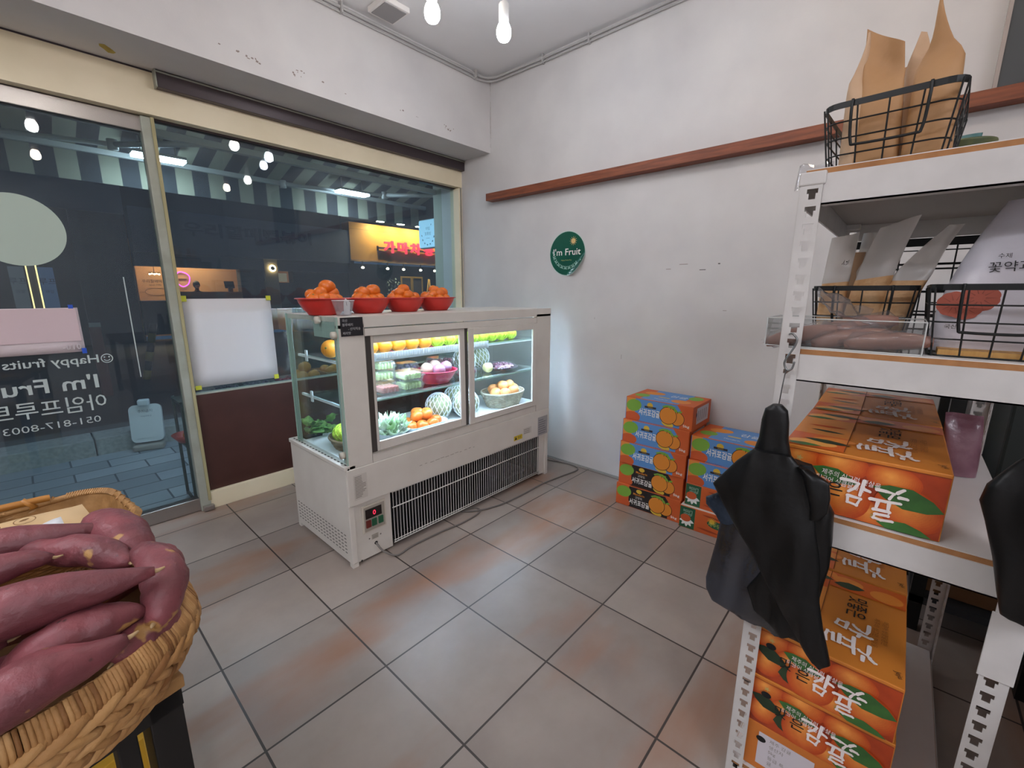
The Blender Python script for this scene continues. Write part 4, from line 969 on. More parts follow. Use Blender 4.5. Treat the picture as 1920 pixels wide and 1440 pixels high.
# ------------------------------------------------------------------ wire baskets and bags on the rack
BW_ = mat('black_wire', '17191a', .4, .3)
def wire_basket(w, l, h, nx, ny, nz, taper=.86, handle=True, r=.0016, dip=0.0):
    """w along y, l along x; origin at the middle of the base; fronts -x"""
    t = thing('wire_basket', '', 'basket')
    def P_(s, z):     # outline at height z
        return [V((x, y, z + dip * (abs(y) / (w / 2)) ** 2 * (z / h))) for x, y in rrect(l * s, w * s, .028 * s, 4)]
    q = MB(); top = P_(1, h)
    q.tube(top, (.0013, .0055), BW_, 6, closed=True, flat=(0, 0, 1)) if False else None
    N = len(top); vs, fs = [], []
    cc = V((0, 0, 0))
    for p in top:
        d = V((p.x, p.y, 0)).normalized()
        vs += [p + d * .0012 + V((0, 0, .0055)), p + d * .0012 - V((0, 0, .0055)), p - d * .0012 - V((0, 0, .0055)), p - d * .0012 + V((0, 0, .0055))]
    for i in range(N):
        for k in range(4): fs.append((i * 4 + k, i * 4 + (k + 1) % 4, ((i + 1) % N) * 4 + (k + 1) % 4, ((i + 1) % N) * 4 + k))
    q.add(vs, fs, BW_); q.build('rim', t)
    q = MB()
    for k in range(nz):
        z = h * k / nz; s = taper + (1 - taper) * z / h; q.tube(P_(s, z), r, BW_, 5, closed=True)
    for k in range(ny + 1):
        f = -.5 + k / ny
        for sx in (-1, 1): q.tube([(sx * l / 2, f * w * .93, h), (sx * l / 2 * taper, f * w * taper * .93, 0)], r, BW_, 5)
        q.tube([(-l / 2 * taper, f * w * taper * .93, 0), (l / 2 * taper, f * w * taper * .93, 0)], r, BW_, 5)
    for k in range(nx + 1):
        f = -.5 + k / nx
        for sy in (-1, 1): q.tube([(f * l * .92, sy * w / 2, h), (f * l * taper * .92, sy * w / 2 * taper, 0)], r, BW_, 5)
    q.build('wire_mesh', t)
    if handle:
        for sx in (-1, 1):
            a = w * .27; x = sx * (l / 2 + .004); xb = sx * (l / 2 * .95 + .004)
            q = MB(); q.tube(smooth([(x, -a, h + .006), (x, -a, h - .02), (xb, -a * .93, h * .42), (xb, -a * .7, h * .36), (xb, a * .7, h * .36), (xb, a * .93, h * .42), (x, a, h - .02), (x, a, h + .006)], 5), .0026, BW_, 6); q.build('handle', t)
    return t
wb = wire_basket(.208, .285, .118, 4, 4, 4)
o = dup(wb, (1.285, .070, S1 + .001), -.05, 'black wire basket of kraft bags on top of the rack', 'wire baskets on the rack')
wb2 = wire_basket(.188, .26, .125, 4, 4, 4)
dup(wb2, (1.385, .078, S2 + .0015), .0, 'black wire basket of pouches behind the clear tray', 'wire baskets on the rack')
dup(wb2, (1.252, -.122, S2 + .0015), .0, 'black wire basket holding the big white cookie bag', 'wire baskets on the rack')
for p in (wb, wb2):
    for c in list(p.children): bpy.data.objects.remove(c)
    bpy.data.objects.remove(p)
KR = mat('kraft_paper', 'b58a5e', .6, col2='a97d52', scale=10, bump=.25, bscale=26); KR2 = mat('kraft_pale', 'c9a888', .6, col2='bd9a78', scale=10, bump=.25, bscale=26)
FRO = clear('frosted_film', 'f6f4f2', .25, 1.45, .66, 'ece8e4'); SNK = mat('snack_fill', 'c08f5c', .7, col2='d9b084', scale=30, bump=.4, bscale=60); GRB_ = mat('grey_film', '8d8880', .45, col2='807b73', scale=8, bump=.2, bscale=20)
def pouch(name, label, cat, loc, w, d, h, m, yaw=0, lean=(0, 0), seal=.24, twist=0, top_w=.95, seed=0, slant=0, tip=0, group=None, mfn=None, prints=None, wav=.006, tpow=.8):
    """stand-up bag: full at the base, pinched flat at the top; w across, d deep"""
    t = thing(name, label, cat, loc, yaw, group); q = MB()
    def fn(a, v):
        th = 2 * pi * a; z = v * h
        full = max(0.0, 1 - (v / (1 - seal)) ** 2.2) if v < 1 - seal else 0
        dd = d / 2 * (.78 + .22 * min(1, v * 5)) * (full ** .6) + .0016
        ww = w / 2 * (1 - (1 - top_w) * v)
        if tip and v > 1 - seal: ww *= 1 - tip * ((v - 1 + seal) / seal) ** tpow
        c, s = cos(th), sin(th); y = ww * (abs(c) ** .75) * (1 if c > 0 else -1); x = dd * (abs(s) ** .8) * (1 if s > 0 else -1)
        n = noise.noise(V((y * 22 + seed, z * 14, seed * 2.3)))
        x += wav * n * (v * 1.2) + .010 * v * v * sin(5 * y / w + seed)
        zz = z + slant * y / w * v
        tw = twist * max(0, v - .5) * 2
        x, y = x * cos(tw) - y * sin(tw), x * sin(tw) + y * cos(tw)
        return V((x + lean[0] * v * v, y + lean[1] * v * v, zz))
    q.grid(fn, 30, 18, m, closed_u=True, mfn=mfn)
    vs = [fn(k / 30, 0) for k in range(30)]; q.add(vs, [tuple(range(30))], m)
    q.build('bag', t)
    if prints: prints(t)
    return t
zb = S1 + .004
pouch('kraft_bag', 'short pale kraft bag with a folded top at the wall side of the top basket', 'bag', (1.375, .135, zb), .055, .045, .20, KR2, .2, (0, .012), .2, .3, 1.0, 3, .02)
pouch('kraft_bag', 'narrow pale kraft bag with a thin upright tip in the top basket', 'bag', (1.225, .130, zb), .042, .05, .262, KR2, .5, (0, .012), .32, .9, .9, 5, .0, .9, tpow=.6)
pouch('kraft_bag', 'wide kraft bag with a broad slanted top seal in the top basket', 'bag', (1.215, .092, zb), .078, .05, .246, KR, -.05, (0, .012), .26, 0, .82, 1, .058)
pouch('kraft_bag', 'kraft bag half hidden between the two tallest bags in the top basket', 'bag', (1.345, .055, zb), .085, .045, .23, KR, .0, (0, .005), .2, 0, 1, 7, .0)
pouch('kraft_bag', 'kraft bag with a crumpled pointed top beside the tallest bag', 'bag', (1.262, .036, zb), .055, .05, .255, KR2, -.25, (0, .016), .26, -.4, .85, 9, .03, .85, tpow=.9)
pouch('kraft_bag', 'tallest kraft bag with a long twisted tip in the top basket', 'bag', (1.205, .014, zb), .074, .055, .278, KR, -.1, (0, .010), .34, -.5, .85, 11, -.01, .96, tpow=.42)
# tin behind the top basket
t = thing('tin_tray', 'old greenish metal tub standing behind the kraft bag basket', 'tub', (1.52, -.045, S1)); q = MB()
TIN = mat('green_tin', '7c7f52', .45, .4, col2='5f6a50', scale=30); q.lathe([(0, .002), (.045, .0), (.057, .088), (.060, .09), (.059, .094), (.054, .09), (.043, .005), (0, .005)], TIN, 32, sx=1.0, sy=.95); q.build('tub', t)
q = MB(); q.tube([(.0, -.057, .085), (.0, -.068, .08), (.0, -.066, .055), (.0, -.052, .05)], .003, mat('tin_grip', '7f8784', .4, .6), 6); q.build('handle', t)
pouch('plastic_pouch', 'teal plastic pouch between the green tub and the top basket', 'pouch', (1.64, -.03, S1 + .001), .09, .04, .145, mat('teal_film', '3d6c6c', .4), .1, (.02, -.01), .3)
q = MB(); q.grid(lambda a, b: V((.03 * b + .006 * sin(6 * a), .07 * a, .065 * b + .004 * sin(9 * a))), 8, 6, FILM); o = q.build('plastic_sleeve', loc=(1.33, .178, S1 + .001), solid=.001); tag(o, 'crumpled clear plastic sleeve behind the top basket by the post cap', 'plastic')
# pouches on the second shelf
def slip(u, v): return FRO if v > .5 else SNK
zb2 = S2 + .004
PJ = mat('pouch_ink', '3a3632', .7)
def pouch_print(w, h, d):
    def f(t):
        q = MB(); F = Fr((-d * .5, w / 2, 0), (0, -1, 0), (0, 0, 1)); q.text(F, '수제', w * .62, h * .66, .03, PJ, .004, rot=-.2, w=.012); q.text(F, '약과', w * .5, h * .56, .008, PJ, .006); q.build('print', t)
    return f
pouch('snack_pouch', 'frosted snack pouch with a black mark at the post end of the second shelf', 'pouch', (1.335, .140, zb2), .054, .045, .245, FRO, -.1, (-.01, -.012), .3, 0, .95, 21, -.01, 0, 'snack pouches in the wire basket', slip, pouch_print(.054, .245, .0))
pouch('snack_pouch', 'frosted snack pouch leaning behind the centre one in the wire basket', 'pouch', (1.41, .090, zb2), .05, .045, .255, FRO, .1, (.0, -.01), .3, 0, .95, 23, .0, 0, 'snack pouches in the wire basket', slip)
pouch('snack_pouch', 'tall frosted snack pouch in the middle of the wire basket', 'pouch', (1.32, .078, zb2), .070, .05, .262, FRO, -.08, (-.03, -.045), .3, 0, .95, 25, -.02, 0, 'snack pouches in the wire basket', slip, pouch_print(.07, .262, -.02))
pouch('snack_pouch', 'snack pouch leaning far over towards the big white bag', 'pouch', (1.32, .030, zb2), .064, .05, .25, FRO, -.15, (-.01, -.085), .36, 0, .95, 27, .0, .6, 'snack pouches in the wire basket', slip)
pouch('snack_pouch', 'kraft coloured snack pouch beside the frosted post end pouch', 'pouch', (1.40, .125, zb2), .06, .05, .21, KR2, .3, (0, -.01), .25, .2, .95, 31)
# rear black frame behind them
t = thing('wire_basket', 'empty black wire crate at the back of the second shelf', 'basket', (1.74, -.02, S2)); q = MB()
for z in (.005, .06, .12, .19, .245): q.tube([V((x, y, z)) for x, y in rrect(.3, .36, .03, 3)], .003 if z < .2 else .002, BW_, 5, closed=True)
for z0 in (.235,): 
    q.box((-.153, -.165, z0), (-.148, .165, z0 + .02), BW_); q.box((-.153, -.10, .1), (-.148, -.082, .24), BW_)
for k in range(7):
    y = -.16 + k * .053; q.tube([(-.15, y, .0), (-.15, y, .24)], .0018, BW_, 5)
q.build('frame', t)
# big white cookie bag
BIGW = mat('white_film_bag', 'cfcbd2', .35, col2='c2bec6', scale=7, bump=.3, bscale=18)
def bigprint(t):
    q = MB(); F = Fr((-.049, .085, 0), (0, -1, 0), (.16, 0, 1)); COOK = mat('cookie_print', '9c4a36', .6); COOK2 = mat('cookie_line', '7a3526', .6)
    for (x, y, R) in ((.062, .104, .026), (.030, .092, .024), (.046, .085, .022)):
        pts = []
        for k in range(48):
            a = 2 * pi * k / 48; r = R * (1 + .06 * abs(sin(5 * a))); pts.append((x + r * cos(a), y + r * sin(a) * .95))
        q.poly(F, pts, COOK, .004 + .0002 * R)
        for k in range(10):
            a = 2 * pi * k / 10; q.poly(F, [(x + R * .3 * cos(a - .1), y + R * .3 * sin(a - .1)), (x + R * .95 * cos(a), y + R * .95 * sin(a)), (x + R * .3 * cos(a + .1), y + R * .3 * sin(a + .1))], COOK2, .0045)
    q.text(F, '꽃약과', .066, .150, .019, INK, .004, rot=.06, w=.055); q.text(F, '수제', .075, .176, .009, INK, .004); q.ring(F, .12, .205, .014, .011, .0015, PJ, .004); q.text(F, '약과', .112, .201, .007, PJ, .004)
    q.text(F, '국산', .022, .045, .009, PJ, .004); q.build('print', t)
pouch('cookie_bag', 'big white cookie bag with brown flower cookies printed on it', 'bag', (1.232, -.122, zb2), .165, .085, .285, BIGW, .0, (.03, -.075), .12, 0, 1.0, 41, -.01, 0, None, None, bigprint, .004)
MB().box((1.15, -.19, S2 + .0022), (1.36, -.055, S2 + .012), mat('bamboo_board', 'c89a58', .6, col2='bd8d4c', scale=5, stretch=(3, 30, 3))).build('wooden_board'); tag(bpy.data.objects['wooden_board'], 'thin wooden board under the big white cookie bag', 'board')
# acrylic tray with wrapped rolls
AC = clear('acrylic', 'f7f8f8', .02, 1.45, .015); ACE = mat('acrylic_edge', 'c8cac8', .2)
t = thing('acrylic_tray', 'clear acrylic tray of wrapped brown rolls sticking out past the post', 'tray', (1.19, .098, S2)); q = MB()
w, l, h = .262, .145, .062
q.box((-l / 2, -w / 2, 0), (l / 2, w / 2, .0025), AC)
for a in (-1, 1): q.box((a * l / 2 - .00125, -w / 2, .0025), (a * l / 2 + .00125, w / 2, h), AC); q.box((-l / 2 + .002, a * w / 2 - .00125, .0025), (l / 2 - .002, a * w / 2 + .00125, h), AC)
tr = q.build('tray', t); q = MB()
for z in (.001, h): q.tube([V((x, y, z)) for x, y in rrect(l, w, .002, 1)], .0012, ACE, 5, closed=True)
for x, y in ((-l / 2, -w / 2), (-l / 2, w / 2), (l / 2, -w / 2), (l / 2, w / 2)): q.tube([(x, y, 0), (x, y, h)], .0012, ACE, 5)
q.build('edge', t)
ROLL = mat('brown_roll', 'a5745f', .5, col2='946352', scale=12)
for k, (x, y, z, a, b, lb) in enumerate(((1.165, .17, .020, .1, .28, 'at the post end of the clear tray'), (1.185, .13, .022, -.05, .22, 'second from the post in the clear tray'), (1.165, .08, .020, .02, .2, 'third from the post in the clear tray'), (1.150, .02, .018, -.06, .10, 'at the front corner of the clear tray'), (1.205, .075, .045, .1, .22, 'lying on top of the others in the clear tray'))):
    t = thing('wrapped_roll', 'pinkish brown roll in clear film ' + lb, 'snack', (x, y, S2 + z)); t.rotation_euler = (-b, 0, a)
    q = MB(); q.tube([(0, -.068 + .136 * i / 10, .004 * sin(pi * i / 10)) for i in range(11)], lambda f: .0178 * (sin(pi * (.06 + .88 * f)) ** .4), ROLL, 12); q.build('roll', t)
    q = MB(); q.grid(lambda u, v: V(((.0205 + .004 * noise.noise(V((u * 9, v * 9, k)))) * cos(2 * pi * u) * (1.25 if abs(v - .5) > .42 else 1), -.076 + .152 * v, .005 + (.0195 + .004 * noise.noise(V((u * 7 + 3, v * 11, k)))) * sin(2 * pi * u) * (.25 if abs(v - .5) > .42 else 1))), 16, 14, FILM, closed_u=True); q.build('film', t)
q = MB(); q.grid(lambda u, v: V((.09 * (u - .5), .12 * (v - .5), .015 * sin(7 * u) * cos(5 * v) + .006 * noise.noise(V((u * 9, v * 9, 0))))), 12, 14, FILM); o = q.build('film_wrapper', loc=(1.21, .10, S2 + .085), solid=.0006); o.rotation_euler = (.5, -.35, .2); tag(o, 'crumpled clear film wrapper draped over the rolls', 'wrapper')
# s hook with cord, hanging bags
HK = mat('hook_steel', '8d8f90', .25, .9)
q = MB(); q.tube(smooth([(1.125, .176, 1.206), (1.10, .180, 1.213), (1.088, .172, 1.215), (1.084, .163, 1.205), (1.084, .165, 1.19), (1.084, .175, 1.168), (1.084, .180, 1.152), (1.084, .174, 1.138), (1.084, .165, 1.142), (1.084, .162, 1.157)], 6), .0022, HK, 8)
q.tube([(1.086, .176, 1.139), (1.086, .179, 1.09), (1.082, .18, 1.055)], .0011, mat('cord_dark', '3a3a3a', .6), 6)
o = q.build('s_hook'); tag(o, 'steel S hook with a thin cord hung on the holed white post', 'hook')
BAG = mat('black_bag_film', '0b0c0d', .42, bump=.25, bscale=18, spec=.35); BAGT = mat('thin_sheen_film', '232a35', .24, col2='12161d', scale=9, bump=.6, bscale=16, spec=1.0, lo=.45, hi=.6); BAGS = mat('painted_sheen_film', '3d4e64', .22, .55, col2='1c2530', scale=20, bump=.6, bscale=22)  # bluish highlights put into the colours of lower bag and flap
def drape(name, rows, x0, th, m, parent, seed=0, ripple=.006, nu=34):
    """hanging film: rows of (z, y one side, y other side); closed lens with folds"""
    q = MB(); n = len(rows) - 1; sub = 5
    def row(v):
        f = v * n; i = min(int(f), n - 1); t = f - i
        return [rows[i][k] * (1 - t) + rows[i + 1][k] * t for k in range(3)]
    def fn(a, v):
        z, ya, yb = row(v); th_ = 2 * pi * a; c, s = cos(th_), sin(th_)
        mid, hw = (ya + yb) / 2, (ya - yb) / 2
        y = mid + hw * c
        fold = ripple * (sin(y * 95 + z * 16 + seed) + .6 * sin(y * 170 - z * 30 + seed * 2)) + .012 * noise.noise(V((y * 16, z * 9, seed)))
        x = x0 + th * (1 if s > 0 else -1) * abs(s) ** .7 * (.35 + .65 * sin(pi * min(1, .15 + v * .8))) + fold * abs(s)
        return V((x, y, z + .004 * sin(y * 120 + seed) * (1 if v > .99 else 0)))
    q.grid(fn, nu, n * sub, m, closed_u=True)
    q.add([fn(k / nu, 0) for k in range(nu)], [tuple(range(nu))], m); q.add([fn(k / nu, 1) for k in range(nu)], [tuple(reversed(range(nu)))], m)
    return q.build(name, parent)
t = thing('plastic_bag', 'bunch of black plastic bags hung on the front post of the rack', 'bag', (0, 0, 0))
drape('handle_loop', [(1.066, .187, .168), (1.055, .199, .157), (1.03, .203, .152), (.99, .204, .148), (.955, .212, .138), (.925, .22, .12)], 1.052, .017, BAG, t, 1, .002)
drape('front_sheet', [(.965, .208, .135), (.93, .238, .10), (.885, .268, .088), (.862, .283, .082), (.82, .258, .074), (.78, .23, .066), (.72, .185, .056), (.66, .15, .05), (.60, .11, .036), (.555, .075, .022), (.53, .058, .015), (.512, .044, .030)], 1.030, .02, BAG, t, 2, .003)
drape('lower_bag', [(.835, .235, .12), (.79, .262, .10), (.75, .268, .09), (.70, .272, .085), (.64, .280, .08), (.59, .287, .075), (.56, .284, .07), (.535, .268, .068), (.522, .21, .09)], 1.066, .016, BAGT, t, 3, .004)
drape('back_sheet', [(.95, .19, .10), (.90, .16, .075), (.86, .12, .052), (.80, .10, .047), (.74, .10, .045), (.69, .16, .05), (.62, .19, .055), (.57, .17, .058), (.54, .12, .06)], 1.048, .02, BAG, t, 4, .004)
drape('side_flap', [(.95, .12, .105), (.93, .11, .066), (.90, .10, .060), (.868, .09, .060), (.842, .088, .074)], 1.020, .012, BAG, t, 5, .003)
drape('shiny_flap', [(.838, .268, .255), (.812, .302, .24), (.795, .30, .225), (.775, .276, .212), (.762, .268, .24)], 1.052, .010, BAGS, t, 6, .003)
t = thing('plastic_bag', 'black plastic bag hung on the far front post, crossing the picture edge', 'bag', (0, 0, 0))
t['label'] = 'black plastic bag hung beside the empty end of the middle rack shelf'
drape('bag_body', [(1.06, -.19, -.22), (1.03, -.168, -.25), (.985, -.142, -.275), (.955, -.138, -.29), (.92, -.150, -.29), (.86, -.168, -.28), (.80, -.182, -.275), (.762, -.192, -.27), (.755, -.205, -.27)], 1.045, .022, BAG, t, 8, .004)
# purple pouch on the rear box
pouch('film_pouch', 'purple film pouch lying against the rear tangerine box on the rack', 'pouch', (1.60, -.160, S3 + .001), .075, .05, .165, mat('purple_film', '6b4450', .3, col2='8d6a74', scale=10, bump=.5, bscale=22), .3, (.0, .012), .12, 0, .95, 51)
# dark shelf unit and carton beyond the rack
t = thing('metal_shelf', 'black metal shelf unit in the gap beyond the white rack', 'shelf', (2.40, -.9, 0))
for x in (-.22, .22):
    for y in (-.55, .715): MB().box((x - .02, y - .02, 0), (x + .02, y + .02, 1.15), BLACK).build('post', t)
for z in (.12, .6, 1.1): MB().box((-.24, -.57, z), (.24, .735, z + .03), mat('dark_shelf', '24262a', .6)).build('shelf_board', t)
tag(MB().box((2.2, -.78, .151), (2.55, -.42, .42), mat('brown_carton', '7a5836', .8), .004).build('cardboard_box'), 'plain brown carton beside the crate on the black shelf unit', 'box')
tag(MB().box((2.2, -.62, .631), (2.55, -.315, 1.02), mat('dark_tub', '1d2422', .5), .01).build('storage_tub'), 'dark green tub on the middle of the black shelf unit', 'tub')
tag(MB().box((2.22, -.40, .151), (2.55, -.19, .40), mat('wood_crate', '6b4a2c', .7), .004).build('wooden_crate'), 'brown wooden crate on the lowest board of the black shelf unit', 'crate')

ct2 = thing('added_shade_table', 'dark table added out of view past the rack to shade the floor', 'table', (1.55, -1.1, 0))  # added beyond the view to keep light off the floor by the rack
MB().box((-.85, -.6, .72), (.5, .68, .76), mat('shade_table_wood', '3a2c22', .6)).build('table_top', ct2); MB().box((-.8, -.55, .1), (.45, .6, .14), mat('shade_table_wood', '3a2c22', .6)).build('lower_shelf', ct2)
for x in (-.83, .43):
    for y in (-.58, .61): MB().box((x, y, 0), (x + .05, y + .05, .72), BLACK).build('leg', ct2)
# ------------------------------------------------------------------ table, potato basket, second basket
TA = radians(11.5)
TZ = .72
tb = thing('side_table', 'wooden topped table with black metal legs under the potato basket', 'table', (.083, .757, 0), TA)
TOPW = mat('table_wood', 'a9814f', .5, col2='9a7142', scale=4, stretch=(2, 20, 2)); BLK = mat('table_black', '0b0c0c', .55)
MB().box((-1.05, .0, TZ - .022), (0, .78, TZ), TOPW, .002).build('table_top', tb)
q = MB(); q.box((-1.04, .006, TZ - .054), (-.004, .03, TZ - .0225), BLK); q.box((-1.04, .75, TZ - .054), (-.004, .775, TZ - .0225), BLK); q.box((-.03, .03, TZ - .054), (-.004, .75, TZ - .0225), BLK); q.build('apron', tb)
for x, y in ((-.048, .006), (-.048, .735), (-1.045, .006), (-1.045, .735)): MB().box((x, y, 0), (x + .043, y + .04, TZ - .0225), BLK, .002).build('leg', tb)
MB().box((-.086, .012, 0), (-.062, .036, TZ - .0545), BLK, .002).build('brace', tb)
MB().box((-.086, .012, .2), (-.048, .03, .22), BLK).build('foot_bar', tb)
YB = mat('yellow_carton', 'd0a32c', .6); q = MB(); q.box((-.13, -.09, 0), (.13, .09, .45), YB, .002)
F = Fr((-.13, -.09, 0), (1, 0, 0), (0, 0, 1)); q.rect(F, .225, .0, .26, .45, mat('yellow_pale', 'dcb44a', .6)); q.text(F, '고구마', .12, .33, .035, mat('carton_print', 'a37c1e', .6), .001, al='c')
o = q.build('yellow_carton', loc=(-.085, 1.05, 0)); o.rotation_euler = (0, 0, .30); tag(o, 'yellow carton standing on the floor under the table', 'box')
HY = [mat('hyacinth_' + k, c, .7, col2=d, scale=30, bump=.3, bscale=120) for k, c, d in (('tan', 'b88a57', 'a67a48'), ('pale', 'c79b66', 'b58852'), ('dark', '96693c', '85592e'))]
BXc, BYc, BA, BB_, BH_ = -.165, .806, .272, .176, .128
pbk = thing('potato_basket', 'big oval basket of braided water hyacinth heaped with sweet potatoes', 'basket', (BXc, BYc, TZ), 0)
def sup(a, s, n=2.35): c, s_ = cos(a), sin(a); return V((BA * s * abs(c) ** (2 / n) * (1 if c > 0 else -1), BB_ * s * abs(s_) ** (2 / n) * (1 if s_ > 0 else -1), 0))
def bulge(z): return .80 + .23 * min(1, z / (BH_ * .72)) ** .8 - .03 * max(0, (z / BH_ - .72) / .28)
q = MB(); LIN = mat('basket_inner', '6a4928', .8)
q.grid(lambda a, v: sup(2 * pi * a, bulge(v * BH_) * .965) + V((0, 0, v * BH_)), 64, 8, LIN, closed_u=True)
q.add([sup(2 * pi * k / 64, .78) + V((0, 0, .002)) for k in range(64)], [tuple(range(64))], LIN); q.build('liner', pbk)
q = MB(); g = random.Random(3)
def strand(q, A, B, out, rw, rt, m, bow):
    pts = []
    for i in range(6):
        t = i / 5; pts.append(A * (1 - t) + B * t + out * (bow * sin(pi * t)))
    q.tube(pts, lambda f: (rw * (.35 + .65 * sin(pi * (.08 + .84 * f)) ** .6), rt * (.35 + .65 * sin(pi * (.08 + .84 * f)) ** .6)), m, 6, flat=(0, 0, 1))
rows_ = 5; per = 44
for r in range(rows_):
    z0 = .006 + r * (BH_ - .036) / rows_; z1 = z0 + (BH_ - .036) / rows_ * 1.25
    for k in range(per):
        a0 = 2 * pi * (k + .5 * (r % 2)) / per; a1 = a0 + 2 * pi / per * 1.5 * 1
        za, zb_ = (z0, z1) if r % 2 == 0 else (z1, z0)
        A = sup(a0, bulge(za)) + V((0, 0, za)); B = sup(a1, bulge(zb_)) + V((0, 0, zb_)); o_ = V((A.x / BA ** 2, A.y / BB_ ** 2, 0)).normalized()
        strand(q, A, B, o_, .0100 * g.uniform(.8, 1.15), .0085, HY[g.choice((0, 0, 1, 1, 2))], .006)
q.build('braided_wall', pbk)
q = MB(); nr = 330
for k in range(nr):
    a = 2 * pi * k / nr; A = sup(a, bulge(BH_ - .034) * 1.012) + V((0, 0, BH_ - .034)); B = sup(a + .012, bulge(BH_) * 1.0) + V((0, 0, BH_ + .002)); Cc = sup(a + .012, bulge(BH_) * .955) + V((0, 0, BH_ - .004))
    q.tube([A, (A + B) / 2 + V((A.x / BA ** 2, A.y / BB_ ** 2, 0)).normalized() * .003, B, Cc], .0030 * g.uniform(.8, 1.15), HY[g.choice((0, 0, 1, 2))], 6)
q.build('wrapped_rim', pbk)
SKIN = mat('sweet_potato_skin', '8b4a50', .5, col2='6c393e', scale=14, bump=.45, bscale=55, lo=.4, hi=.62)
# add scuffed patches of bare flesh to the skin
_n = SKIN.node_tree; _b = _n.nodes['Principled BSDF']; _old = _b.inputs['Base Color'].links[0].from_socket
_tc = _n.nodes['Texture Coordinate']; _v = _n.nodes.new('ShaderNodeTexNoise'); _v.inputs['Scale'].default_value = 21; _v.inputs['Detail'].default_value = 3
_oi = _n.nodes.new('ShaderNodeObjectInfo'); _ad = _n.nodes.new('ShaderNodeVectorMath'); _ad.operation = 'ADD'
_n.links.new(_tc.outputs['Object'], _ad.inputs[0]); _n.links.new(_oi.outputs['Location'], _ad.inputs[1]); _n.links.new(_ad.outputs[0], _v.inputs['Vector'])
_r = _n.nodes.new('ShaderNodeValToRGB'); _r.color_ramp.elements[0].position = .64; _r.color_ramp.elements[1].position = .675; _n.links.new(_v.outputs['Fac'], _r.inputs[0])
_m = _n.nodes.new('ShaderNodeMix'); _m.data_type = 'RGBA'; _m.inputs[7].default_value = hx('b58a52'); _n.links.new(_r.outputs[0], _m.inputs[0]); _n.links.new(_old, _m.inputs[6])
_v2 = _n.nodes.new('ShaderNodeTexVoronoi'); _v2.inputs['Scale'].default_value = 42; _n.links.new(_ad.outputs[0], _v2.inputs['Vector'])
_r2_ = _n.nodes.new('ShaderNodeValToRGB'); _r2_.color_ramp.elements[0].position = .06; _r2_.color_ramp.elements[1].position = .13; _n.links.new(_v2.outputs['Distance'], _r2_.inputs[0])
_m2 = _n.nodes.new('ShaderNodeMix'); _m2.data_type = 'RGBA'; _m2.inputs[6].default_value = hx('4a2a2c'); _n.links.new(_r2_.outputs[0], _m2.inputs[0]); _n.links.new(_m.outputs[2], _m2.inputs[7]); _n.links.new(_m2.outputs[2], _b.inputs['Base Color'])
ROOT = mat('dry_root_end', 'b79a72', .8)
def potato(label, A, B, R, bend=(0, 0, .012), seed=0, fat=.45, pinch=.6):
    """tapering root from A to B (world), thickest at FAT along it"""
    A, B = V(A), V(B); c = (A + B) / 2; t = thing('sweet_potato', label, 'sweet potato', c); q = MB(); N = 20; bend = V(bend)
    pts = [(A - c) * (1 - i / N) + (B - c) * (i / N) + bend * (4 * (i / N) * (1 - i / N)) + V((noise.noise(V((i * .21, seed, 0))), noise.noise(V((i * .21, seed, 5))), noise.noise(V((i * .21, seed, 9))))) * R * .16 for i in range(N + 1)]
    def rad(f):
        g_ = f / fat * .5 if f < fat else .5 + (f - fat) / (1 - fat) * .5
        s = max(.0, sin(pi * (.035 + .93 * g_))) ** pinch
        return R * s * (1 + .09 * noise.noise(V((f * 6, seed * 3.3, 1))))
    d = (B - A).normalized(); nn = d.orthogonal().normalized(); n = 18; vs, fs = [], []
    for i, p in enumerate(pts):
        a = pts[max(i - 1, 0)]; b = pts[min(i + 1, N)]; tt = (b - a).normalized(); nn = (nn - tt * nn.dot(tt)).normalized(); bb = tt.cross(nn); r = rad(i / N)
        for k in range(n):
            an = 2 * pi * k / n; w = r * (1 + .11 * noise.noise(V((cos(an) * 1.3, sin(an) * 1.3, i * .28 + seed * 7))) + .035 * noise.noise(V((cos(an) * 4, sin(an) * 4, i * .8 + seed * 3))))
            vs.append(p + nn * cos(an) * w + bb * sin(an) * w)
    for i in range(N):
        for k in range(n): fs.append((i * n + k, i * n + (k + 1) % n, (i + 1) * n + (k + 1) % n, (i + 1) * n + k))
    fs.append(tuple(reversed(range(n)))); fs.append(tuple(N * n + k for k in range(n)))
    q.add(vs, fs, SKIN, True); q.build('root', t)
    for p, o_ in ((pts[0], pts[1]), (pts[-1], pts[-2])):
        q = MB(); e = (p - o_).normalized(); q.tube([p - e * .004, p + e * .004, p + e * .009 + V((.002, 0, .002))], lambda f: R * (.13 - .09 * f), ROOT, 6); q.build('root_tip', t)
    return t
zr = TZ
potato('thick stubby sweet potato at the back corner of the basket heap', (.026, 1.035, .892), (.070, .868, .880), .036, (.004, 0, .010), 1, .5, .42)
potato('long sweet potato along the back of the heap', (-.20, 1.02, .905), (.042, .952, .913), .029, (0, 0, .006), 2, .38, 0.72)
potato('brownish sweet potato below the long back one', (-.062, .965, .905), (.052, .828, .895), .024, (.012, .010, .006), 3, .55, 0.6)
potato('sweet potato with pale scuffs at the outer side of the basket middle', (-.20, .915, .912), (-.022, .872, .924), .026, (0, 0, .004), 4, .42, 0.72)
potato('longest sweet potato lying across the front of the heap with a bare tip', (-.20, .765, .910), (.066, .708, .930), .032, (0, 0, .012), 5, .45, 0.8)
potato('upright red sweet potato leaning on the basket end', (.062, .812, .918), (.056, .683, .870), .0275, (.020, 0, .008), 6, .58, .42)
potato('pink sweet potato half hidden behind the upright one', (.070, .885, .882), (.096, .780, .868), .0245, (.006, 0, .004), 7, .5, .42)
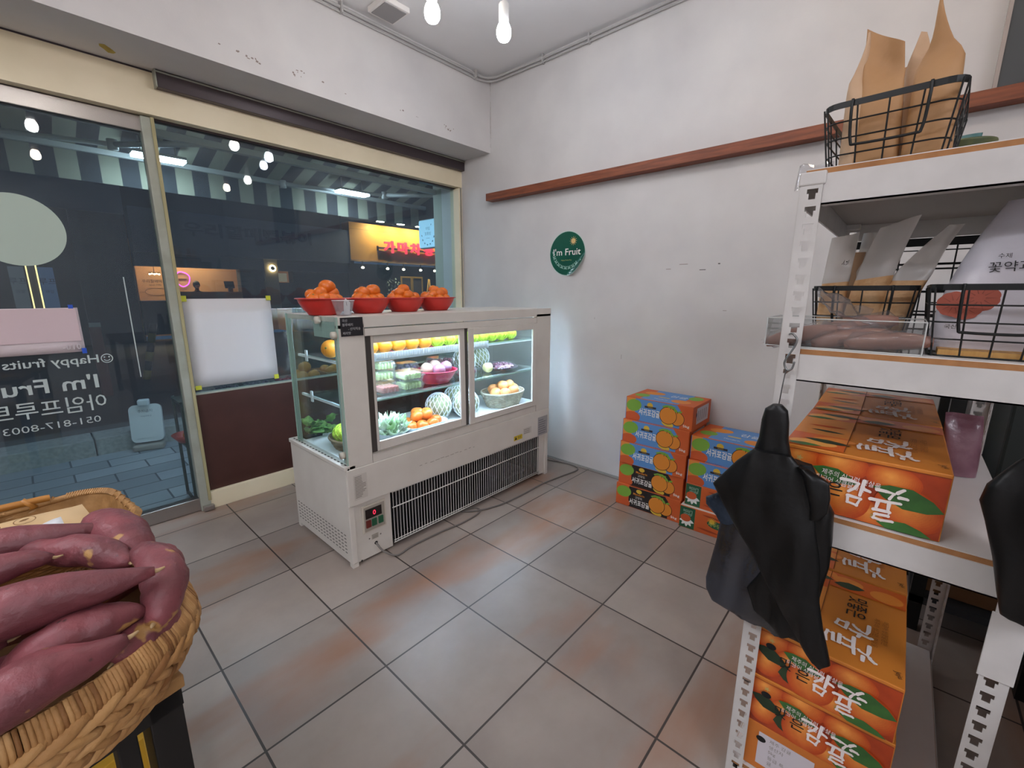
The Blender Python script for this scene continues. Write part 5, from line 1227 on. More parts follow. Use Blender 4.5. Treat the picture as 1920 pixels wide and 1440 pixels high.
potato('dull red sweet potato under the longest one', (-.078, .712, .868), (.048, .700, .885), .031, (0, 0, .010), 8, .5, 0.7)
potato('straight sweet potato along the near rim of the basket', (-.17, .632, .868), (.027, .648, .888), .032, (0, 0, .008), 9, .35, 0.75)
potato('sweet potato deep in the basket under the near end of the heap', (-.20, .735, .842), (.05, .735, .835), .032, (0, 0, .004), 10, .5)
potato('sweet potato tucked between the rim and the heap end', (.01, .678, .845), (.085, .735, .842), .024, (0, 0, .004), 11, .5)
potato('sweet potato under the brownish one in the basket', (-.16, .875, .852), (.06, .86, .845), .038, (0, 0, .004), 12, .5)
potato('sweet potato under the long back one at the outer side', (-.33, .79, .845), (-.10, .80, .84), .042, (0, 0, .004), 13, .5)
potato('sweet potato with a dry root end in the outer corner of the heap', (-.24, .79, .872), (-.070, .752, .888), .026, (0, 0, .004), 14, .45, 0.75)
# second basket behind: fine wicker with a bamboo handle
WK = mat('wicker_tan', 'b08552', .65, col2='8f6738', scale=40, bump=.2, bscale=150)
sb = thing('wicker_basket', 'wicker basket with a bamboo handle standing behind the sweet potatoes', 'basket', (-.128, 1.195, TZ), .12)
q = MB(); hB = .125
def wp(s, z): return [V((x, y, z)) for x, y in rrect(.44 * s, .27 * s, .07 * s, 6)]
N = len(wp(1, 0))
vs = [p for z in (0, hB) for p in wp(.86 + .14 * z / hB, z)] + [p for p in wp(.97, hB)] + [p for p in wp(.83, .004)]
fs = [tuple(reversed(range(N))), tuple(3 * N + k for k in range(N))]
for i in range(3):
    for k in range(N): fs.append((i * N + k, i * N + (k + 1) % N, (i + 1) * N + (k + 1) % N, (i + 1) * N + k))
q.add(vs, fs, WK)
for i in range(24):
    z = .004 + i * hB / 24; base = wp((.865 + .14 * z / hB), z); pts = []
    for k in range(len(base)):
        a, b = base[k], base[(k + 1) % len(base)]; L = (b - a).length; m_ = max(1, int(L / .012))
        for j in range(m_): pts.append(a + (b - a) * j / m_)
    pts = [p + V((p.x, p.y, 0)).normalized() * (.0022 if (j + i) % 2 else -.0006) for j, p in enumerate(pts)]
    q.tube(pts, .0034, WK, 5, closed=True)
q.build('woven_wall', sb)
q = MB(); q.tube(wp(1.0, hB + .003), .007, WK, 8, closed=True)
for k in range(120):
    base = wp(1.0, hB + .003); f = k / 120 * N; i = int(f) % N; p = base[i].lerp(base[(i + 1) % N], f - int(f)); d = V((p.x, p.y, 0)).normalized(); q.tube([p - d * .008, p + V((0, 0, .0085)), p + d * .008], .0022, WK, 5)
q.build('rim', sb)
BMB = mat('bamboo', 'b9803c', .4, col2='a9702e', scale=6)
q = MB(); q.tube(smooth([(-.19, .132, hB + .006), (-.16, .135, hB + .014), (0, .138, hB + .017), (.10, .135, hB + .014), (.125, .135, hB + .012)], 5), .0075, BMB, 10); q.tube([(.085, .135, hB + .022), (.10, .128, hB + .004), (.085, .145, hB - .005)], .006, BMB, 8); q.build('handle', sb)
pk = thing('kraft_pouch', 'kraft pouch with brown round icons lying in the wicker basket', 'pouch', (-.085, 1.185, .842), .12); q = MB()
PKR = mat('pouch_tan', 'd9b98a', .5, col2='d0ad7c', scale=6)
q.grid(lambda u, v: V(((u - .5) * .24, (v - .5) * .15, .028 * (sin(pi * u) * sin(pi * v)) ** .6 + .012 * (v - .4))), 16, 12, PKR); q.grid(lambda u, v: V(((u - .5) * .24, (v - .5) * .15, -.012 * (sin(pi * u) * sin(pi * v)) ** .6 + .012 * (v - .4))), 16, 12, PKR)
q.build('pouch', pk); q = MB(); F = Fr((0, 0, .034), (1, 0, 0), (0, 1, .08)); IC = mat('icon_brown', '7d5a33', .7)
for x in (-.015, .03): q.ring(F, x, .0, .015, .015, .0015, IC, .0); q.leaf(F, x - .008, .0, .016, .008, .3, IC, .0)
for k, x in enumerate((-.05, -.02, .01, .04)): q.leaf(F, x, .045, .014, .007, .2 * k, IC, -.0085)
q.text(F, '한끼 고구마', -.04, -.04, .012, IC, -.005, w=.07); q.build('icon_pattern', pk)
cp = thing('clear_packet', 'shiny clear packet with a white label beside the kraft pouch', 'packet', (-.20, 1.145, .836)); q = MB()
q.grid(lambda u, v: V(((u - .5) * .17, (v - .5) * .12, .028 * (sin(pi * u) * sin(pi * v)) ** .5 + .006 * noise.noise(V((u * 9, v * 9, 0))))), 14, 12, FILM); q.build('film', cp, solid=.0008)
q = MB(); q.grid(lambda u, v: V(((u - .5) * .12, (v - .5) * .07, -.006 + .02 * (sin(pi * u) * sin(pi * v)) ** .5)), 10, 8, mat('cream_snack', 'e3d3b8', .6)); q.build('contents', cp, solid=.002)
wl = MB(); wl.grid(lambda u, v: V(((u - .5) * .14, (v - .5) * .06, .006 * sin(8 * u) + .02 * v)), 12, 4, mat('white_label', 'd9dadd', .6)); o = wl.build('paper_label', loc=(-.075, 1.105, .856), solid=.0006); o.rotation_euler = (0, 0, .1); tag(o, 'loose white paper label lying between the pouch and the sweet potatoes', 'label')
# ------------------------------------------------------------------ the street
PAVE = tiles('paving', .42, .205, .08, .02, '87919b', 'a6b0b9', '515a63', .006, .7, offset=.5, bumpy=.2, var=.45)
struct(MB().box((-6, 3.092, -.12), (9, 4.93, -.06), PAVE).build('sidewalk'))
KERB = mat('kerb_granite', 'a3a9a9', .8, col2='8e9596', scale=40); KERB2 = mat('kerb_dark', '565c5e', .8, col2='4a5052', scale=30)
q = MB()
for k in range(12): q.box((-6 + k * 1.25 + .004, 4.931, -.12), (-6 + (k + 1) * 1.25 - .004, 5.22, .085), KERB, .008)
q.box((-6, 5.221, -.12), (9, 5.45, .075), KERB2); struct(q.build('kerb'))
ROAD = mat('asphalt', '17191c', .6, col2='1e2125', scale=20, bump=.2, bscale=80)
struct(MB().box((-12, 5.451, -.12), (22, 14.6, .07), ROAD).build('road'))
PIL = mat('outer_reveal', 'b3b6a6', .7, col2='a9ac9c', scale=5)
struct(MB().box((2.68, 3.092, -.06), (3.9, 3.372, 2.9), PIL).build('wall_outer'))
# awning
AWB = mat('awning_black', '1d2023', .8); AWC = mat('awning_cream', '7d7b68', .8); AWM = mat('awning_metal', 'a9a9a4', .5, .2)
aw = thing('awning', 'black and cream striped awning over the shopfront outside', 'awning', (0, 0, 0))
ax0, ax1, p_ = -1.20, 3.30, .1075
q = MB(); n = int((ax1 - ax0) / p_); 
for k in range(n):
    m_ = (AWC, AWB)[k % 2]; a, b = ax0 + k * p_, ax0 + (k + 1) * p_
    q.grid(lambda u, v: V((a + (b - a) * u, 4.30 - 1.18 * v, 2.262 + .40 * v - .03 * sin(pi * v))), 1, 8, m_, smooth=False)
q.build('canopy', aw, solid=.003)
q = MB()
for k in range(n):
    m_ = (AWC, AWB)[(k + 0) % 2]; a, b = ax0 + k * p_, ax0 + (k + 1) * p_
    q.grid(lambda u, v: V((a + (b - a) * u, 4.312 + .006 * sin((a + (b - a) * u) * 9) * (1 - v), 2.042 + .2 * v)), 2, 3, m_, smooth=False)
q.build('valance', aw, solid=.002)
MB().box((ax0, 4.285, 2.228), (ax1, 4.325, 2.268), AWM, .006).build('front_bar', aw)
q = MB(); q.cyl((ax0, 3.16, 2.66), (ax1, 3.16, 2.66), .05, AWM, 14); q.build('roller', aw)
MB().box((ax0, 3.32, 2.17), (ax1, 3.36, 2.21), AWM, .004).build('wall_bar', aw)
for (x0, x1) in ((2.90, 1.72), (.95, -.25)):
    q = MB(); q.cyl((x0, 3.36, 2.20), ((x0 + x1) / 2 + .2, 3.9, 2.215), .018, AWM, 10); ar = q.build('arm', aw)
    q = MB(); q.cyl(((x0 + x1) / 2 + .2, 3.9, 2.215), (x1, 4.26, 2.235), .015, AWM, 10); q.cyl(((x0 + x1) / 2 + .2, 3.9, 2.185), ((x0 + x1) / 2 + .2, 3.9, 2.245), .028, AWM, 12); q.cyl((x1, 4.26, 2.205), (x1, 4.26, 2.265), .025, AWM, 12); q.build('fore_arm', ar)
FLM = mat('floodlight_lit', 'cfe4ff', .5, emis=FLOOD)
for x, lb in ((.80, 'lit flat floodlight under the awning beside the door frame'), (2.235, 'lit flat floodlight under the awning above the orange shop sign')):
    t = thing('floodlight', lb, 'lamp', (x, 4.0, 2.195)); q = MB(); q.box((-.145, -.05, .0), (.145, .05, .016), FLM); q.build('lit_panel', t)
    q = MB(); q.box((-.15, -.055, .0165), (.15, .055, .035), AWM, .003); q.build('housing', t)
    q = MB(); q.cyl((-.1, 0, .0355), (-.1, .01, .135), .005, AWM, 8); q.cyl((.1, 0, .0355), (.1, .01, .135), .005, AWM, 8); q.build('bracket', t)
# shop's own lightbox
LB = mat('lightbox_face', '9fd0ee', .4, emis=.26)
t = thing('lightbox_sign', 'glowing pale blue hanging sign of the fruit shop at the window edge', 'sign', (3.10, 4.04, 1.93)); q = MB()
q.box((0, -.17, -.155), (.07, .14, .155), mat('lightbox_body', 'b9c6cc', .4), .02, seg=3); q.build('case', t)
q = MB(); q.box((.02, -.667, .06), (.05, -.1705, .09), AWM); q.build('bracket', t)
F = Fr((-.001, 0, 0), (0, -1, 0), (0, 0, 1)); q = MB(); q.poly(F, [(x + .015, y) for x, y in rrect(.285, .285, .02, 4)], LB, .0005); q.build('lit_face', t)
LBP = mat('lightbox_print', '3d6a80', .6); q = MB(); q.text(F, '아임', .03, .035, .036, LBP, .0015, al='c'); q.text(F, '프루트', .03, -.02, .036, LBP, .0015, al='c'); q.rect(F, .0, -.05, .06, -.047, LBP, .0015)
for k in range(13):
    a = pi * (1.05 + .9 * k / 12); q.leaf(F, .03 + .10 * cos(a), -.01 + .10 * sin(a), .026, .012, a + (1 if k % 2 else -1), LBP, .0015)
q.leaf(F, .085, .08, .02, .012, 1.2, LBP, .0015); q.build('print', t)
# board sign, guard post, stand by the window
ABM = mat('white_plastic', 'dde3e8', .4); t = thing('pavement_sign', 'small white plastic sign board leaning by the kerb', 'sign', (.575, 4.80, -.06), -.30); q = MB()
pr_ = [(x, z) for x, z in rrect(.225, .33, .045, 5)]; T = Matrix.Rotation(radians(-12), 4, 'X')
vs = [T @ V((x, 0, z + .235)) for x, z in pr_] + [T @ V((x, .05, z + .235)) for x, z in pr_]; N = len(pr_)
q.add(vs, [tuple(reversed(range(N))), tuple(N + k for k in range(N))] + [(k, (k + 1) % N, N + (k + 1) % N, N + k) for k in range(N)], ABM)
pr2 = [(x, z) for x, z in rrect(.18, .27, .03, 4)]; vs = [T @ V((x, -.003, z + .24)) for x, z in pr2] + [T @ V((x, 0.0005, z + .24)) for x, z in pr2]; N = len(pr2)
q.add(vs, [tuple(reversed(range(N)))] + [(k, (k + 1) % N, N + (k + 1) % N, N + k) for k in range(N)], ABM); q.box((-.04, .04, .385), (.04, .105, .44), ABM, .012, seg=3); q.build('board', t)
MB().box((-.11, -.035, 0), (.11, .10, .052), mat('sign_base', '9b9a94', .6), .018, seg=3).build('base', t)
q = MB(); F = Fr(T @ V((0, -.0035, 0)), (1, 0, 0), T @ V((0, 0, 1))); q.text(F, '주차금지', 0, .33, .026, mat('sign_print', '79838c', .6), .001, al='c'); q.text(F, '아임프루트', .005, .29, .015, mat('sign_print', '79838c', .6), .001, al='c'); q.build('print', t)
t = thing('guard_post', 'yellow and black striped guard post across the road', 'post', (1.06, 8.0, .07)); q = MB()
for k in range(6): q.cyl((.03 * k, 0, .13 * k), (.03 * (k + 1), 0, .13 * (k + 1)), .045, (mat('hazard_yellow', '8a7420', .6), BLACK)[k % 2], 14)
q.build('post', t)
tag(MB().box((.50, 7.0, .07), (.60, 7.1, .93), mat('dull_red', '5a1d1c', .6), .01).box((.50, 6.99, .9), (.60, 6.999, .95), mat('pale_plate', '9a9692', .6)).build('red_bollard'), 'dull red bollard with a pale plate across the road', 'bollard')
t = thing('fruit_stand', 'dark green wire stand outside by the door frame', 'stand', (.65, 3.36, -.06)); q = MB(); GS = mat('dark_green_metal', '1f332c', .5)
for x in (-.075, -.02, .035): q.tube(smooth([(x, -.1, .68), (x, -.1, .08), (x, -.08, .03), (x, .1, .03), (x, .12, .08), (x, .12, .7)], 4), .009, GS, 8)
for z in (.40, .68): q.box((-.085, -.1, z), (.045, .12, z + .012), GS)
q.build('frame', t)
q = MB(); q.lathe([(0, .004), (.05, 0), (.085, .05), (.082, .052), (.048, .006), (0, .008)], mat('red_scoop', 'c23a26', .4), 20); o = q.build('red_dish', loc=(.60, 3.36, .353)); tag(o, 'red plastic dish on the green stand outside', 'dish')
put(tang, (.605, 3.34, .353 + .045), 'tangerine in the red dish on the green stand', 'tangerine')
# display table outside the window
t = thing('display_table', 'dark table of fruit packs outside under the window', 'table', (1.75, 3.38, -.06)); q = MB(); q.box((-1.02, -.24, .69), (.9, .24, .715), mat('table_dark', '2b2622', .6)); q.build('table_top', t)
for x in (-.98, .84):
    for y in (-.22, .18): MB().box((x, y, 0), (x + .04, y + .04, .69), BLACK).build('leg', t)
TT = .656; PKB = mat('black_tray', '1c1d20', .35); SHEET = mat('shiny_film', '2b3038', .12, spec=.9, bump=.6, bscale=30)
def pack(x, y, label, m, r, seed, n=22):
    t = thing('fruit_pack', label, 'fruit pack', (x, y, TT)); q = MB(); q.box((-.075, -.06, 0), (.075, .06, .035), PKB, .008); q.build('tray', t); g = random.Random(seed); q = MB()
    for k in range(n): q.ball((g.uniform(-.058, .058), g.uniform(-.045, .045), .036 + g.uniform(0, .012)), r, m, 8, 6)
    q.build('fruit', t); q = MB(); q.grid(lambda u, v: V(((u - .5) * .15, (v - .5) * .12, .058 + .006 * noise.noise(V((u * 8, v * 8, seed))))), 8, 8, FILM); q.build('film', t)
STRB = mat('strawberry', '9a2436', .4); 
pack(.82, 3.22, 'black tray of dark berries at the door end of the outdoor table', BERRY, .010, 11); pack(1.0, 3.22, 'black tray of dark berries under the white paper', BERRY, .010, 12); pack(1.17, 3.22, 'tray of red fruit under the yellow tape corner', STRB, .012, 13)
pack(.90, 3.38, 'tray of red fruit behind the dark berries outside', STRB, .012, 14)
ORD = ('front orange on the outdoor table beside the white paper', 'large orange on top of the outdoor heap beside the white paper', 'orange in the outdoor heap nearest the fridge corner', 'back orange of the outdoor heap beside the white paper')
for k, (x, y, z) in enumerate(((1.29, 3.20, TT + .042), (1.34, 3.26, TT + .10), (1.375, 3.2, TT + .042), (1.30, 3.29, TT + .042))): put(org, (x, y, z), ORD[k], 'orange', scale=1.1)
t = thing('fruit_crate', 'brown cardboard tray of oranges outside behind the fridge glass', 'tray', (1.62, 3.27, TT)); q = MB(); q.box((-.17, -.13, 0), (.17, .13, .012), CARD)
for a in (-1, 1): q.box((a * .17 - .004, -.13, .0121), (a * .17 + .004, .13, .06), CARD); q.box((-.166, a * .13 - .004, .0121), (.166, a * .13 + .004, .06), CARD)
q.build('tray', t)
for k in range(8): put(org, (1.51 + (k % 4) * .074, 3.215 + (k // 4) * .085, TT + .056), 'orange in the brown cardboard tray outside', 'orange', 'oranges in the outdoor tray')
# ------------------------------------------------------------------ buildings across the road (front at y = 14)
K9 = 14 / 9
bx9 = lambda x: x * K9
bz9 = lambda z: 1.3 + (z - 1.3) * K9
FASD = mat('dark_fascia', '4b505a', .6, col2='454a54', scale=1); WALD = mat('dark_wall', '1b1e23', .8, col2='22262c', scale=1); TANW = mat('tan_interior', 'b48a66', .8); NVL = mat('sign_letters_dark', '141d3a', .5)
bA = thing('corner_building', 'dark building across the road behind the glass door', 'building', (-2, 14, .07)); q = MB(); q.box((-5.2, 0, 0), (3.95, 4, 7), WALD)
for k in range(9): q.box((-4.6 + k * .95, -.06, 0), (-4.45 + k * .95, -.0001, 6.9), mat('dark_column', '262a30', .8))
q.build('wall', bA)
MB().box((-5.2, -.10, 3.0), (3.95, -.061, 3.9), FASD).build('fascia', bA)
BAN = mat('banner_blue', '4a6388', .6, emis=.1); BAN2 = mat('banner_grey', '5c646c', .6, emis=.1); GOLD = mat('gold_strip_light', 'ffd890', .5, emis=.8)
for (x0, x1, m_, lb) in ((-.05, .17, BAN2, 'tall grey shop banner across the road beside a gold strip light'), (.37, .60, BAN, 'tall blue shop banner across the road above the pink notice'), (-.52, -.30, BAN2, 'tall grey shop banner across the road at the sticker side')):
    t = thing('shop_banner', lb, 'banner', (x0, 13.82, .95)); q = MB(); w = x1 - x0; q.box((0, 0, 0), (w, .02, .86), m_); F = Fr((0, -.001, 0), (1, 0, 0), (0, 0, 1)); q.text(F, '루프', w / 2, .5, .13, NVL, .001, al='c'); q.text(F, '과일', w / 2, .32, .07, NVL, .001, al='c'); q.build('panel', t)
    q = MB(); q.box((-.001, .021, .3), (w, .1, .34), WALD); q.build('bracket', t)
for x, lb in ((.20, 'thin gold strip light beside the grey banner'), (.345, 'thin gold strip light beside the blue banner')): tag(MB().box((x, 13.96, .95), (x + .022, 13.9995, 1.86), GOLD).build('strip_light'), lb, 'lamp')
# rice cake shop
bB = thing('snack_shop', 'dark fronted rice cake shop across the road with a lit tan interior', 'building', (bx9(1.29), 14, .07)); ox = bx9(1.29)
def bb(q, x0, x1, z0, z1, y0, y1, m): return q.box((bx9(x0) - ox, y0, bz9(z0) - .07), (bx9(x1) - ox, y1, bz9(z1) - .07), m)
q = MB(); bb(q, 1.29, 4.79, 1.70, 1.90, -.05, .3, FASD); bb(q, 2.73, 3.13, 1.0, 1.70, .0, .3, WALD); bb(q, 3.64, 4.79, .55, 1.70, .0, .3, WALD); bb(q, 3.365, 3.64, 1.0, 1.48, 0, .3, WALD); q.box((0, .3, 2.5), (bx9(4.79) - ox, 4, 7), WALD); q.build('wall', bB)
q = MB(); bb(q, 1.29, 4.79, 1.90, 2.56, -.22, .29, FASD); q.build('fascia', bB)
q = MB(); F = Fr((0, -.222, 0), (1, 0, 0), (0, 0, 1)); q.text(F, '우리할매떡볶이', bx9(1.93) - ox, bz9(2.19) - .07, .36, NVL, .03, w=bx9(4.0) - bx9(1.93), bold=.03, depth=.03)
q.text(F, '051-802-7755', bx9(4.1) - ox, bz9(1.97) - .07, .06, NVL, .004); q.build('sign_letters', bB)
q = MB(); q.box((0, 1.75, 0), (bx9(3.7) - ox, 1.8, 3), TANW); q.box((0, .31, 0), (.03, 1.749, 3), TANW); q.box((bx9(3.7) - ox, .31, 0), (bx9(3.72) - ox, 1.8, 3), TANW); q.box((0, .31, 2.4), (bx9(3.7) - ox, 1.749, 2.45), TANW); q.build('inner_wall', bB)
q = MB(); SIL = mat('sconce_panel', '8d7d66', .7); bb(q, 3.131, 3.36, 1.0, 1.9, -.08, -.0001, SIL); q.build('pier', bB)
q = MB(); bb(q, 1.29, 1.75, .62, 1.16, -.03, .25, WALD); bb(q, 1.75, 2.725, .62, 1.305, -.03, .25, mat('counter_tan', '8a6a52', .7)); bb(q, 1.29, 3.1, 1.155, 1.165, -.06, -.031, mat('steel_edge', '9aa2aa', .3, .7)); q.build('counter', bB)
CL_ = mat('interior_fill_light', 'ffe0b8', .5, emis=9.0)
q = MB(); q.box((.5, 1.0, 2.3), (2.0, 1.25, 2.36), CL_); q.build('fill_strip', bB)  # glowing strip added to light the shop interior
q = MB(); F = Fr((0, 1.748, 0), (1, 0, 0), (0, 0, 1)); PKI = mat('poster_ink', '3f2c22', .7); q.text(F, '우리할매떡볶이', .34, 1.48, .09, PKI, .002, w=.62); q.text(F, 'since 1992', .62, 1.40, .045, PKI, .002, al='c')
for x0, y0, x1, y1 in ((.42, 1.12, .82, 1.125), (.42, 1.33, .82, 1.335), (.25, 1.22, .36, 1.227)): q.rect(F, x0, y0, x1, y1, PKI, .002)
q.ring(F, .62, 1.23, .25, .105, .008, PKI, .002); q.build('wall_poster', bB)
t = thing('pendant_lamp', 'cluster of warm glass lamps inside the rice cake shop', 'lamp', (2.52, 15.0, 1.76)); q = MB(); WL = mat('pendant_glow', 'ffcf98', .5, emis=5)
for k in range(5): q.ball((-.1 + .05 * k, .02 * (k % 2), .0 + .015 * (k % 2)), .022, WL, 10, 8)
q.build('bulb', t); q = MB(); q.box((-.12, -.005, .03), (.12, .03, .05), GOLD.copy() if False else mat('brass', '8a6a3a', .4, .6)); q.cyl((0, .01, .05), (0, .01, .70), .006, BLACK, 6); q.build('frame', t)
t = thing('neon_sign', 'glowing purple neon ring inside the rice cake shop', 'sign', (3.27, 15.70, 1.665)); q = MB(); NE = mat('neon_purple', 'c24be0', .5, emis=.9)
q.tube([(.165 * cos(a) * (1 + .05 * sin(4 * a)), 0, .205 * sin(a) * (1 + .06 * sin(3 * a + 1))) for a in [2 * pi * k / 40 for k in range(40)]], .014, NE, 8, closed=True); q.build('tube', t); q = MB(); q.box((-.1, .015, -.01), (.1, .03, .01), BLACK); q.build('bracket', t)
# seated person behind the counter
SKINM = mat('skin', '9a6a52', .6); HAIR = mat('dark_hair', '151314', .6); SHIRT = mat('dark_clothes', '1c1d24', .8)
pn = thing('person', 'person with short dark hair in dark clothes standing behind the counter', 'person', (3.36, 14.75, .07)); q = MB()
me = bpy.data.meshes.new('body'); vv = [(0, 0, .82), (0, 0, 1.0), (0, 0, 1.16), (0, .0, 1.26), (0, -.01, 1.33), (0, -.02, 1.42), (.12, 0, 1.2), (.155, -.03, 1.0), (.12, -.16, .92), (-.12, 0, 1.2), (-.155, -.03, 1.0), (-.12, -.16, .92), (.075, 0, .72), (.08, .0, .40), (.08, .02, .05), (.08, -.1, .03), (-.075, 0, .72), (-.08, 0, .4), (-.08, .02, .05), (-.08, -.1, .03)]
ee = [(0, 1), (1, 2), (2, 3), (3, 4), (4, 5), (2, 6), (6, 7), (7, 8), (2, 9), (9, 10), (10, 11), (0, 12), (12, 13), (13, 14), (14, 15), (0, 16), (16, 17), (17, 18), (18, 19)]
me.from_pydata(vv, ee, []); me.materials.append(SHIRT); bo = bpy.data.objects.new('body', me); C.objects.link(bo); bo.parent = pn
sk = bo.modifiers.new('skin', 'SKIN'); ss = bo.modifiers.new('smooth', 'SUBSURF'); ss.levels = 1; ss.render_levels = 1
for i, r in enumerate((.12, .13, .13, .05, .045, .085, .05, .042, .032, .05, .042, .032, .075, .055, .04, .03, .075, .055, .04, .03)): me.skin_vertices[0].data[i].radius = (r, r)
me.skin_vertices[0].data[0].use_root = True
q = MB(); q.ball((0, -.015, 1.435), .093, HAIR, 14, 10, (.92, 1.05, 1.1), .1); q.build('hair', pn)
q = MB(); q.ball((0, -.072, 1.40), .06, SKINM, 12, 8, (.9, .7, 1.15)); q.ball((0, -.118, 1.395), .012, SKINM, 8, 6); q.build('face', pn)
t = thing('wall_lamp', 'round wall lamp glowing on the pier of the rice cake shop', 'lamp', (bx9(3.26), 13.91, bz9(1.736))); q = MB(); q.tube([(.075 * cos(a), -.03, .075 * sin(a)) for a in [2 * pi * k / 24 for k in range(24)]], .02, mat('sconce_glow', 'ffe2b0', .5, emis=6), 8, closed=True); q.build('glow_ring', t); q = MB(); q.cyl((0, .0, 0), (0, -.06, 0), .055, mat('sconce_disc', '4a3a28', .5), 20); q.build('disc', t)
t = thing('coffee_machine', 'steel machine with stacked cups on the snack shop counter', 'machine', (4.50, 14.35, .07)); q = MB(); q.box((-.22, -.15, 0), (.22, .25, 1.2), WALD); q.box((-.2, -.1, 1.2), (.2, .2, 1.45), mat('machine_steel', '7d7468', .4, .6), .02); q.box((-.18, -.08, 1.52), (.18, .16, 1.66), mat('machine_steel', '7d7468', .4, .6), .03)
for k in range(5): q.cyl((-.15 + .075 * k, 0, 1.66), (-.15 + .075 * k, 0, 1.75), .03, mat('cup_pale', 'a59a8a', .5), 10)
q.box((-.02, -.05, 1.45), (.02, .05, 1.52), BLACK); q.build('machine', t)
t = thing('till_screen', 'dark tilted till screen on the snack shop counter', 'screen', (4.0, 14.12, bz9(1.305))); q = MB(); q.box((-.12, -.02, .1), (.12, .0, .30), BLACK, .004, T=Matrix.Rotation(-.35, 4, 'X')); q.box((-.05, -.04, 0), (.05, .06, .14), BLACK); q.build('screen', t)
t = thing('menu_poster', 'pale menu poster on the snack shop wall by the wall lamp', 'poster', (bx9(3.40), 14.28, bz9(1.5))); MB().box((0, 0, 0), (bx9(3.6) - bx9(3.40), .018, bz9(1.66) - bz9(1.5)), mat('poster_pale', 'b9a88e', .7, emis=.12)).build('sheet', t)
# chicken shop
bC = thing('chicken_shop', 'shop across the road with an orange fascia and red lettering', 'building', (bx9(4.80), 14, .07)); ox = bx9(4.80); OR_ = mat('orange_fascia', 'd9952f', .6, col2='d08c28', scale=2)
q = MB(); bb(q, 4.80, 8.2, 1.985, 2.735, -.25, .2, OR_); bb(q, 4.80, 8.2, 1.965, 1.985, -.27, .2, mat('orange_lip', 'b98b52', .6)); bb(q, 4.8, 8.2, 2.60, 2.604, -.252, -.2501, INK); q.build('fascia', bC)
q = MB(); F = Fr((0, -.252, 0), (1, 0, 0), (0, 0, 1)); RED = mat('red_letters', 'e8304a', .5, emis=.34)
for s_, x0 in (('가', 5.54), ('마', 5.90), ('차', 6.24), ('통', 6.62), ('닭', 7.0)): q.text(F, s_, bx9(x0) - ox, bz9(2.16) - .07, .40, RED, .16, w=.46, bold=.04, depth=.05)
q.build('sign_letters', bC); q = MB(); bb(q, 5.42, 7.5, 2.235, 2.275, -.38, -.30, mat('letter_rail', '3a2a1c', .6)); bb(q, 5.42, 5.45, 2.2, 2.3, -.30, -.2501, BLACK); q.build('letter_rail', bC)
q = MB(); bb(q, 4.8, 8.2, .55, 1.965, 1.2, 1.3, WALD); bb(q, 4.8, 4.95, .55, 1.965, 0, 1.199, WALD); q.box((0, .21, 3.6), (5.3, 4, 7), WALD); q.box((0, .21, 2.34), (5.3, 1.199, 2.38), WALD); q.build('wall', bC)
GLW = mat('downlight_glow', 'ffe9c8', .5, emis=10)
for k, x in enumerate((5.13, 5.75, 6.18, 6.67, 7.10)):
    t = thing('downlight', 'warm round lamp under the orange fascia, ' + ('first from the rice cake shop', 'second from the rice cake shop', 'middle of the five', 'second from the hanging sign', 'nearest the hanging sign')[k], 'lamp', (bx9(x), 13.95, bz9(1.83))); q = MB(); q.ball((0, 0, 0), .05, GLW, 14, 10, (1, 1, .7)); q.build('bulb', t); q = MB(); q.cyl((0, 0, .035), (0, 0, .21), .02, BLACK, 8); q.build('stem', t)
for k, x in enumerate((5.385, 5.892, 6.386, 6.9)):
    t = thing('spot_lamp', 'white spot lamp above the orange fascia, ' + ('first from the rice cake shop', 'second from the rice cake shop', 'third from the rice cake shop', 'behind the hanging sign')[k], 'lamp', (bx9(x), 13.35, bz9(2.72) + .08)); q = MB(); q.box((-.11, -.05, -.012), (.11, .05, .0), mat('spot_glow', 'fff0d8', .5, emis=130)); q.build('lit_face', t); q = MB(); q.box((-.12, -.06, .0005), (.12, .06, .04), WHITEM, .01); q.cyl((0, .06, .02), (0, .42, .02), .012, BLACK, 8); q.build('housing', t)
YF = mat('yellow_frame', 'b98a30', .6); t = thing('folding_screen', 'yellow framed folding window in front of the chicken shop', 'frame', (bx9(5.98), 13.7, .07)); 
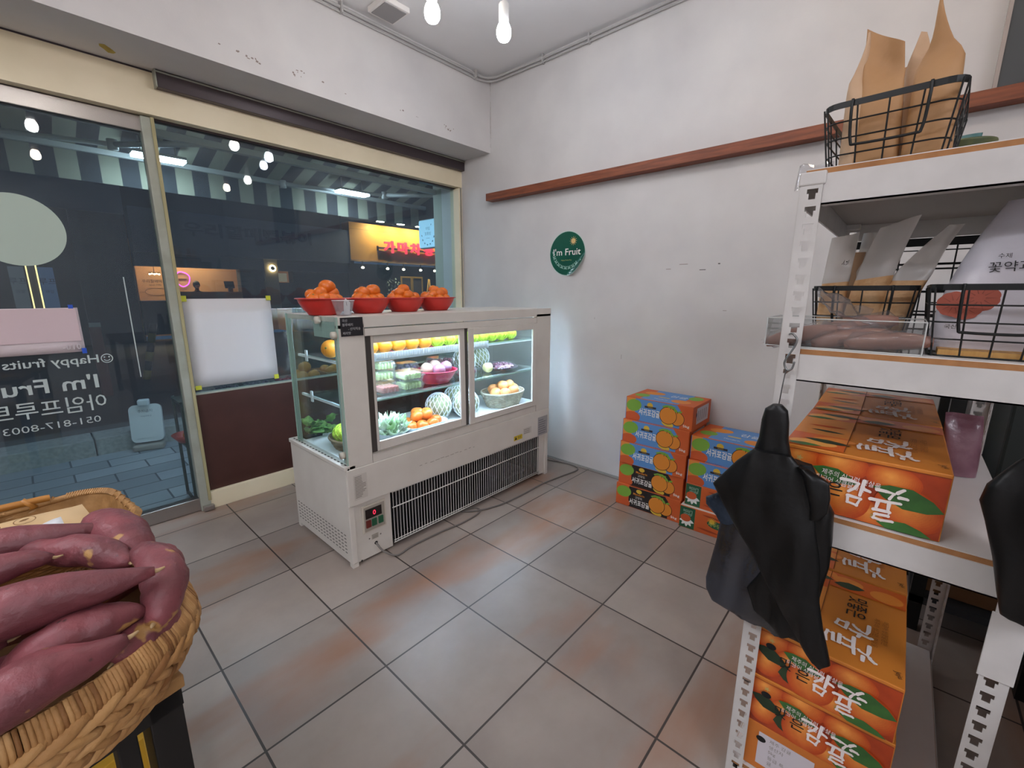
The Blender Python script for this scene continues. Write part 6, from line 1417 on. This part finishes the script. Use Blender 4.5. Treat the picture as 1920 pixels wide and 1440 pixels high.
for x0, x1 in ((0, .46), (.47, .95)):
    q = MB(); 
    for a, b, c_, d_ in ((x0, x0 + .05, 0, 1.8), (x1 - .05, x1, 0, 1.8)): q.box((a, -.02, c_), (b, .02, d_), YF)
    q.box((x0 + .05, -.02, 1.74), (x1 - .05, .02, 1.8), YF); q.box((x0 + .05, -.02, .8), (x1 - .05, .02, .86), YF); f_ = q.build('leaf_frame', t); MB().box((x0 + .051, -.004, .861), (x1 - .051, .004, 1.739), mat('dim_pane', '5a5048', .3)).build('pane', f_)
t = thing('easel_frame', 'leaning yellow easel beside the folding window', 'frame', (bx9(6.75), 13.6, .07)); q = MB(); q.tube([(0, 0, 1.72), (.14, .0, .0)], .025, YF, 6); q.tube([(-.02, .02, 1.72), (-.1, .3, .0)], .025, YF, 6); q.build('leg', t)
t = thing('potted_plant', 'dark potted shrub with pale dots beside the chicken shop door', 'plant', (9.0, 13.75, .07)); q = MB(); q.lathe([(0, 0), (.16, 0), (.2, .35), (0, .34)], WALD, 16); q.build('pot', t); q = MB(); g = random.Random(6); PLG = mat('shrub_leaf', '2f3d30', .6, col2='8b927c', scale=9)
for k in range(150):
    a = g.uniform(0, 6.28); c_ = V((.27 * sqrt(g.random()) * cos(a), .2 * sin(a), .35 + g.random() * 1.35)); T = Matrix.Rotation(g.uniform(0, 6.28), 3, 'Z') @ Matrix.Rotation(g.uniform(-1, 1), 3, 'X')
    q.add([c_ + T @ V(p) for p in ((-.03, 0, 0), (0, .06, .01), (.03, 0, 0), (0, -.06, .01))], [(0, 1, 2, 3)], PLG)
o = q.build('foliage', t); o['kind'] = 'stuff'
t = thing('menu_stand', 'dim red menu stand under the first orange shop lamp', 'sign', (7.95, 13.7, .07)); q = MB(); q.box((-.32, -.02, .4), (.32, .02, 1.5), mat('menu_red', '4a1c20', .6)); q.box((-.3, -.03, 0), (-.26, .03, .4), BLACK); q.box((.26, -.03, 0), (.3, .03, .4), BLACK); F = Fr((0, -.021, 0), (1, 0, 0), (0, 0, 1)); q.rect(F, .02, 1.0, .26, 1.42, mat('menu_photo', '9a6a4a', .6)); q.build('panel', t)
for o in PROTO:
    for c_ in list(o.children): bpy.data.objects.remove(c_)
    bpy.data.objects.remove(o)
bpy.context.view_layer.update()
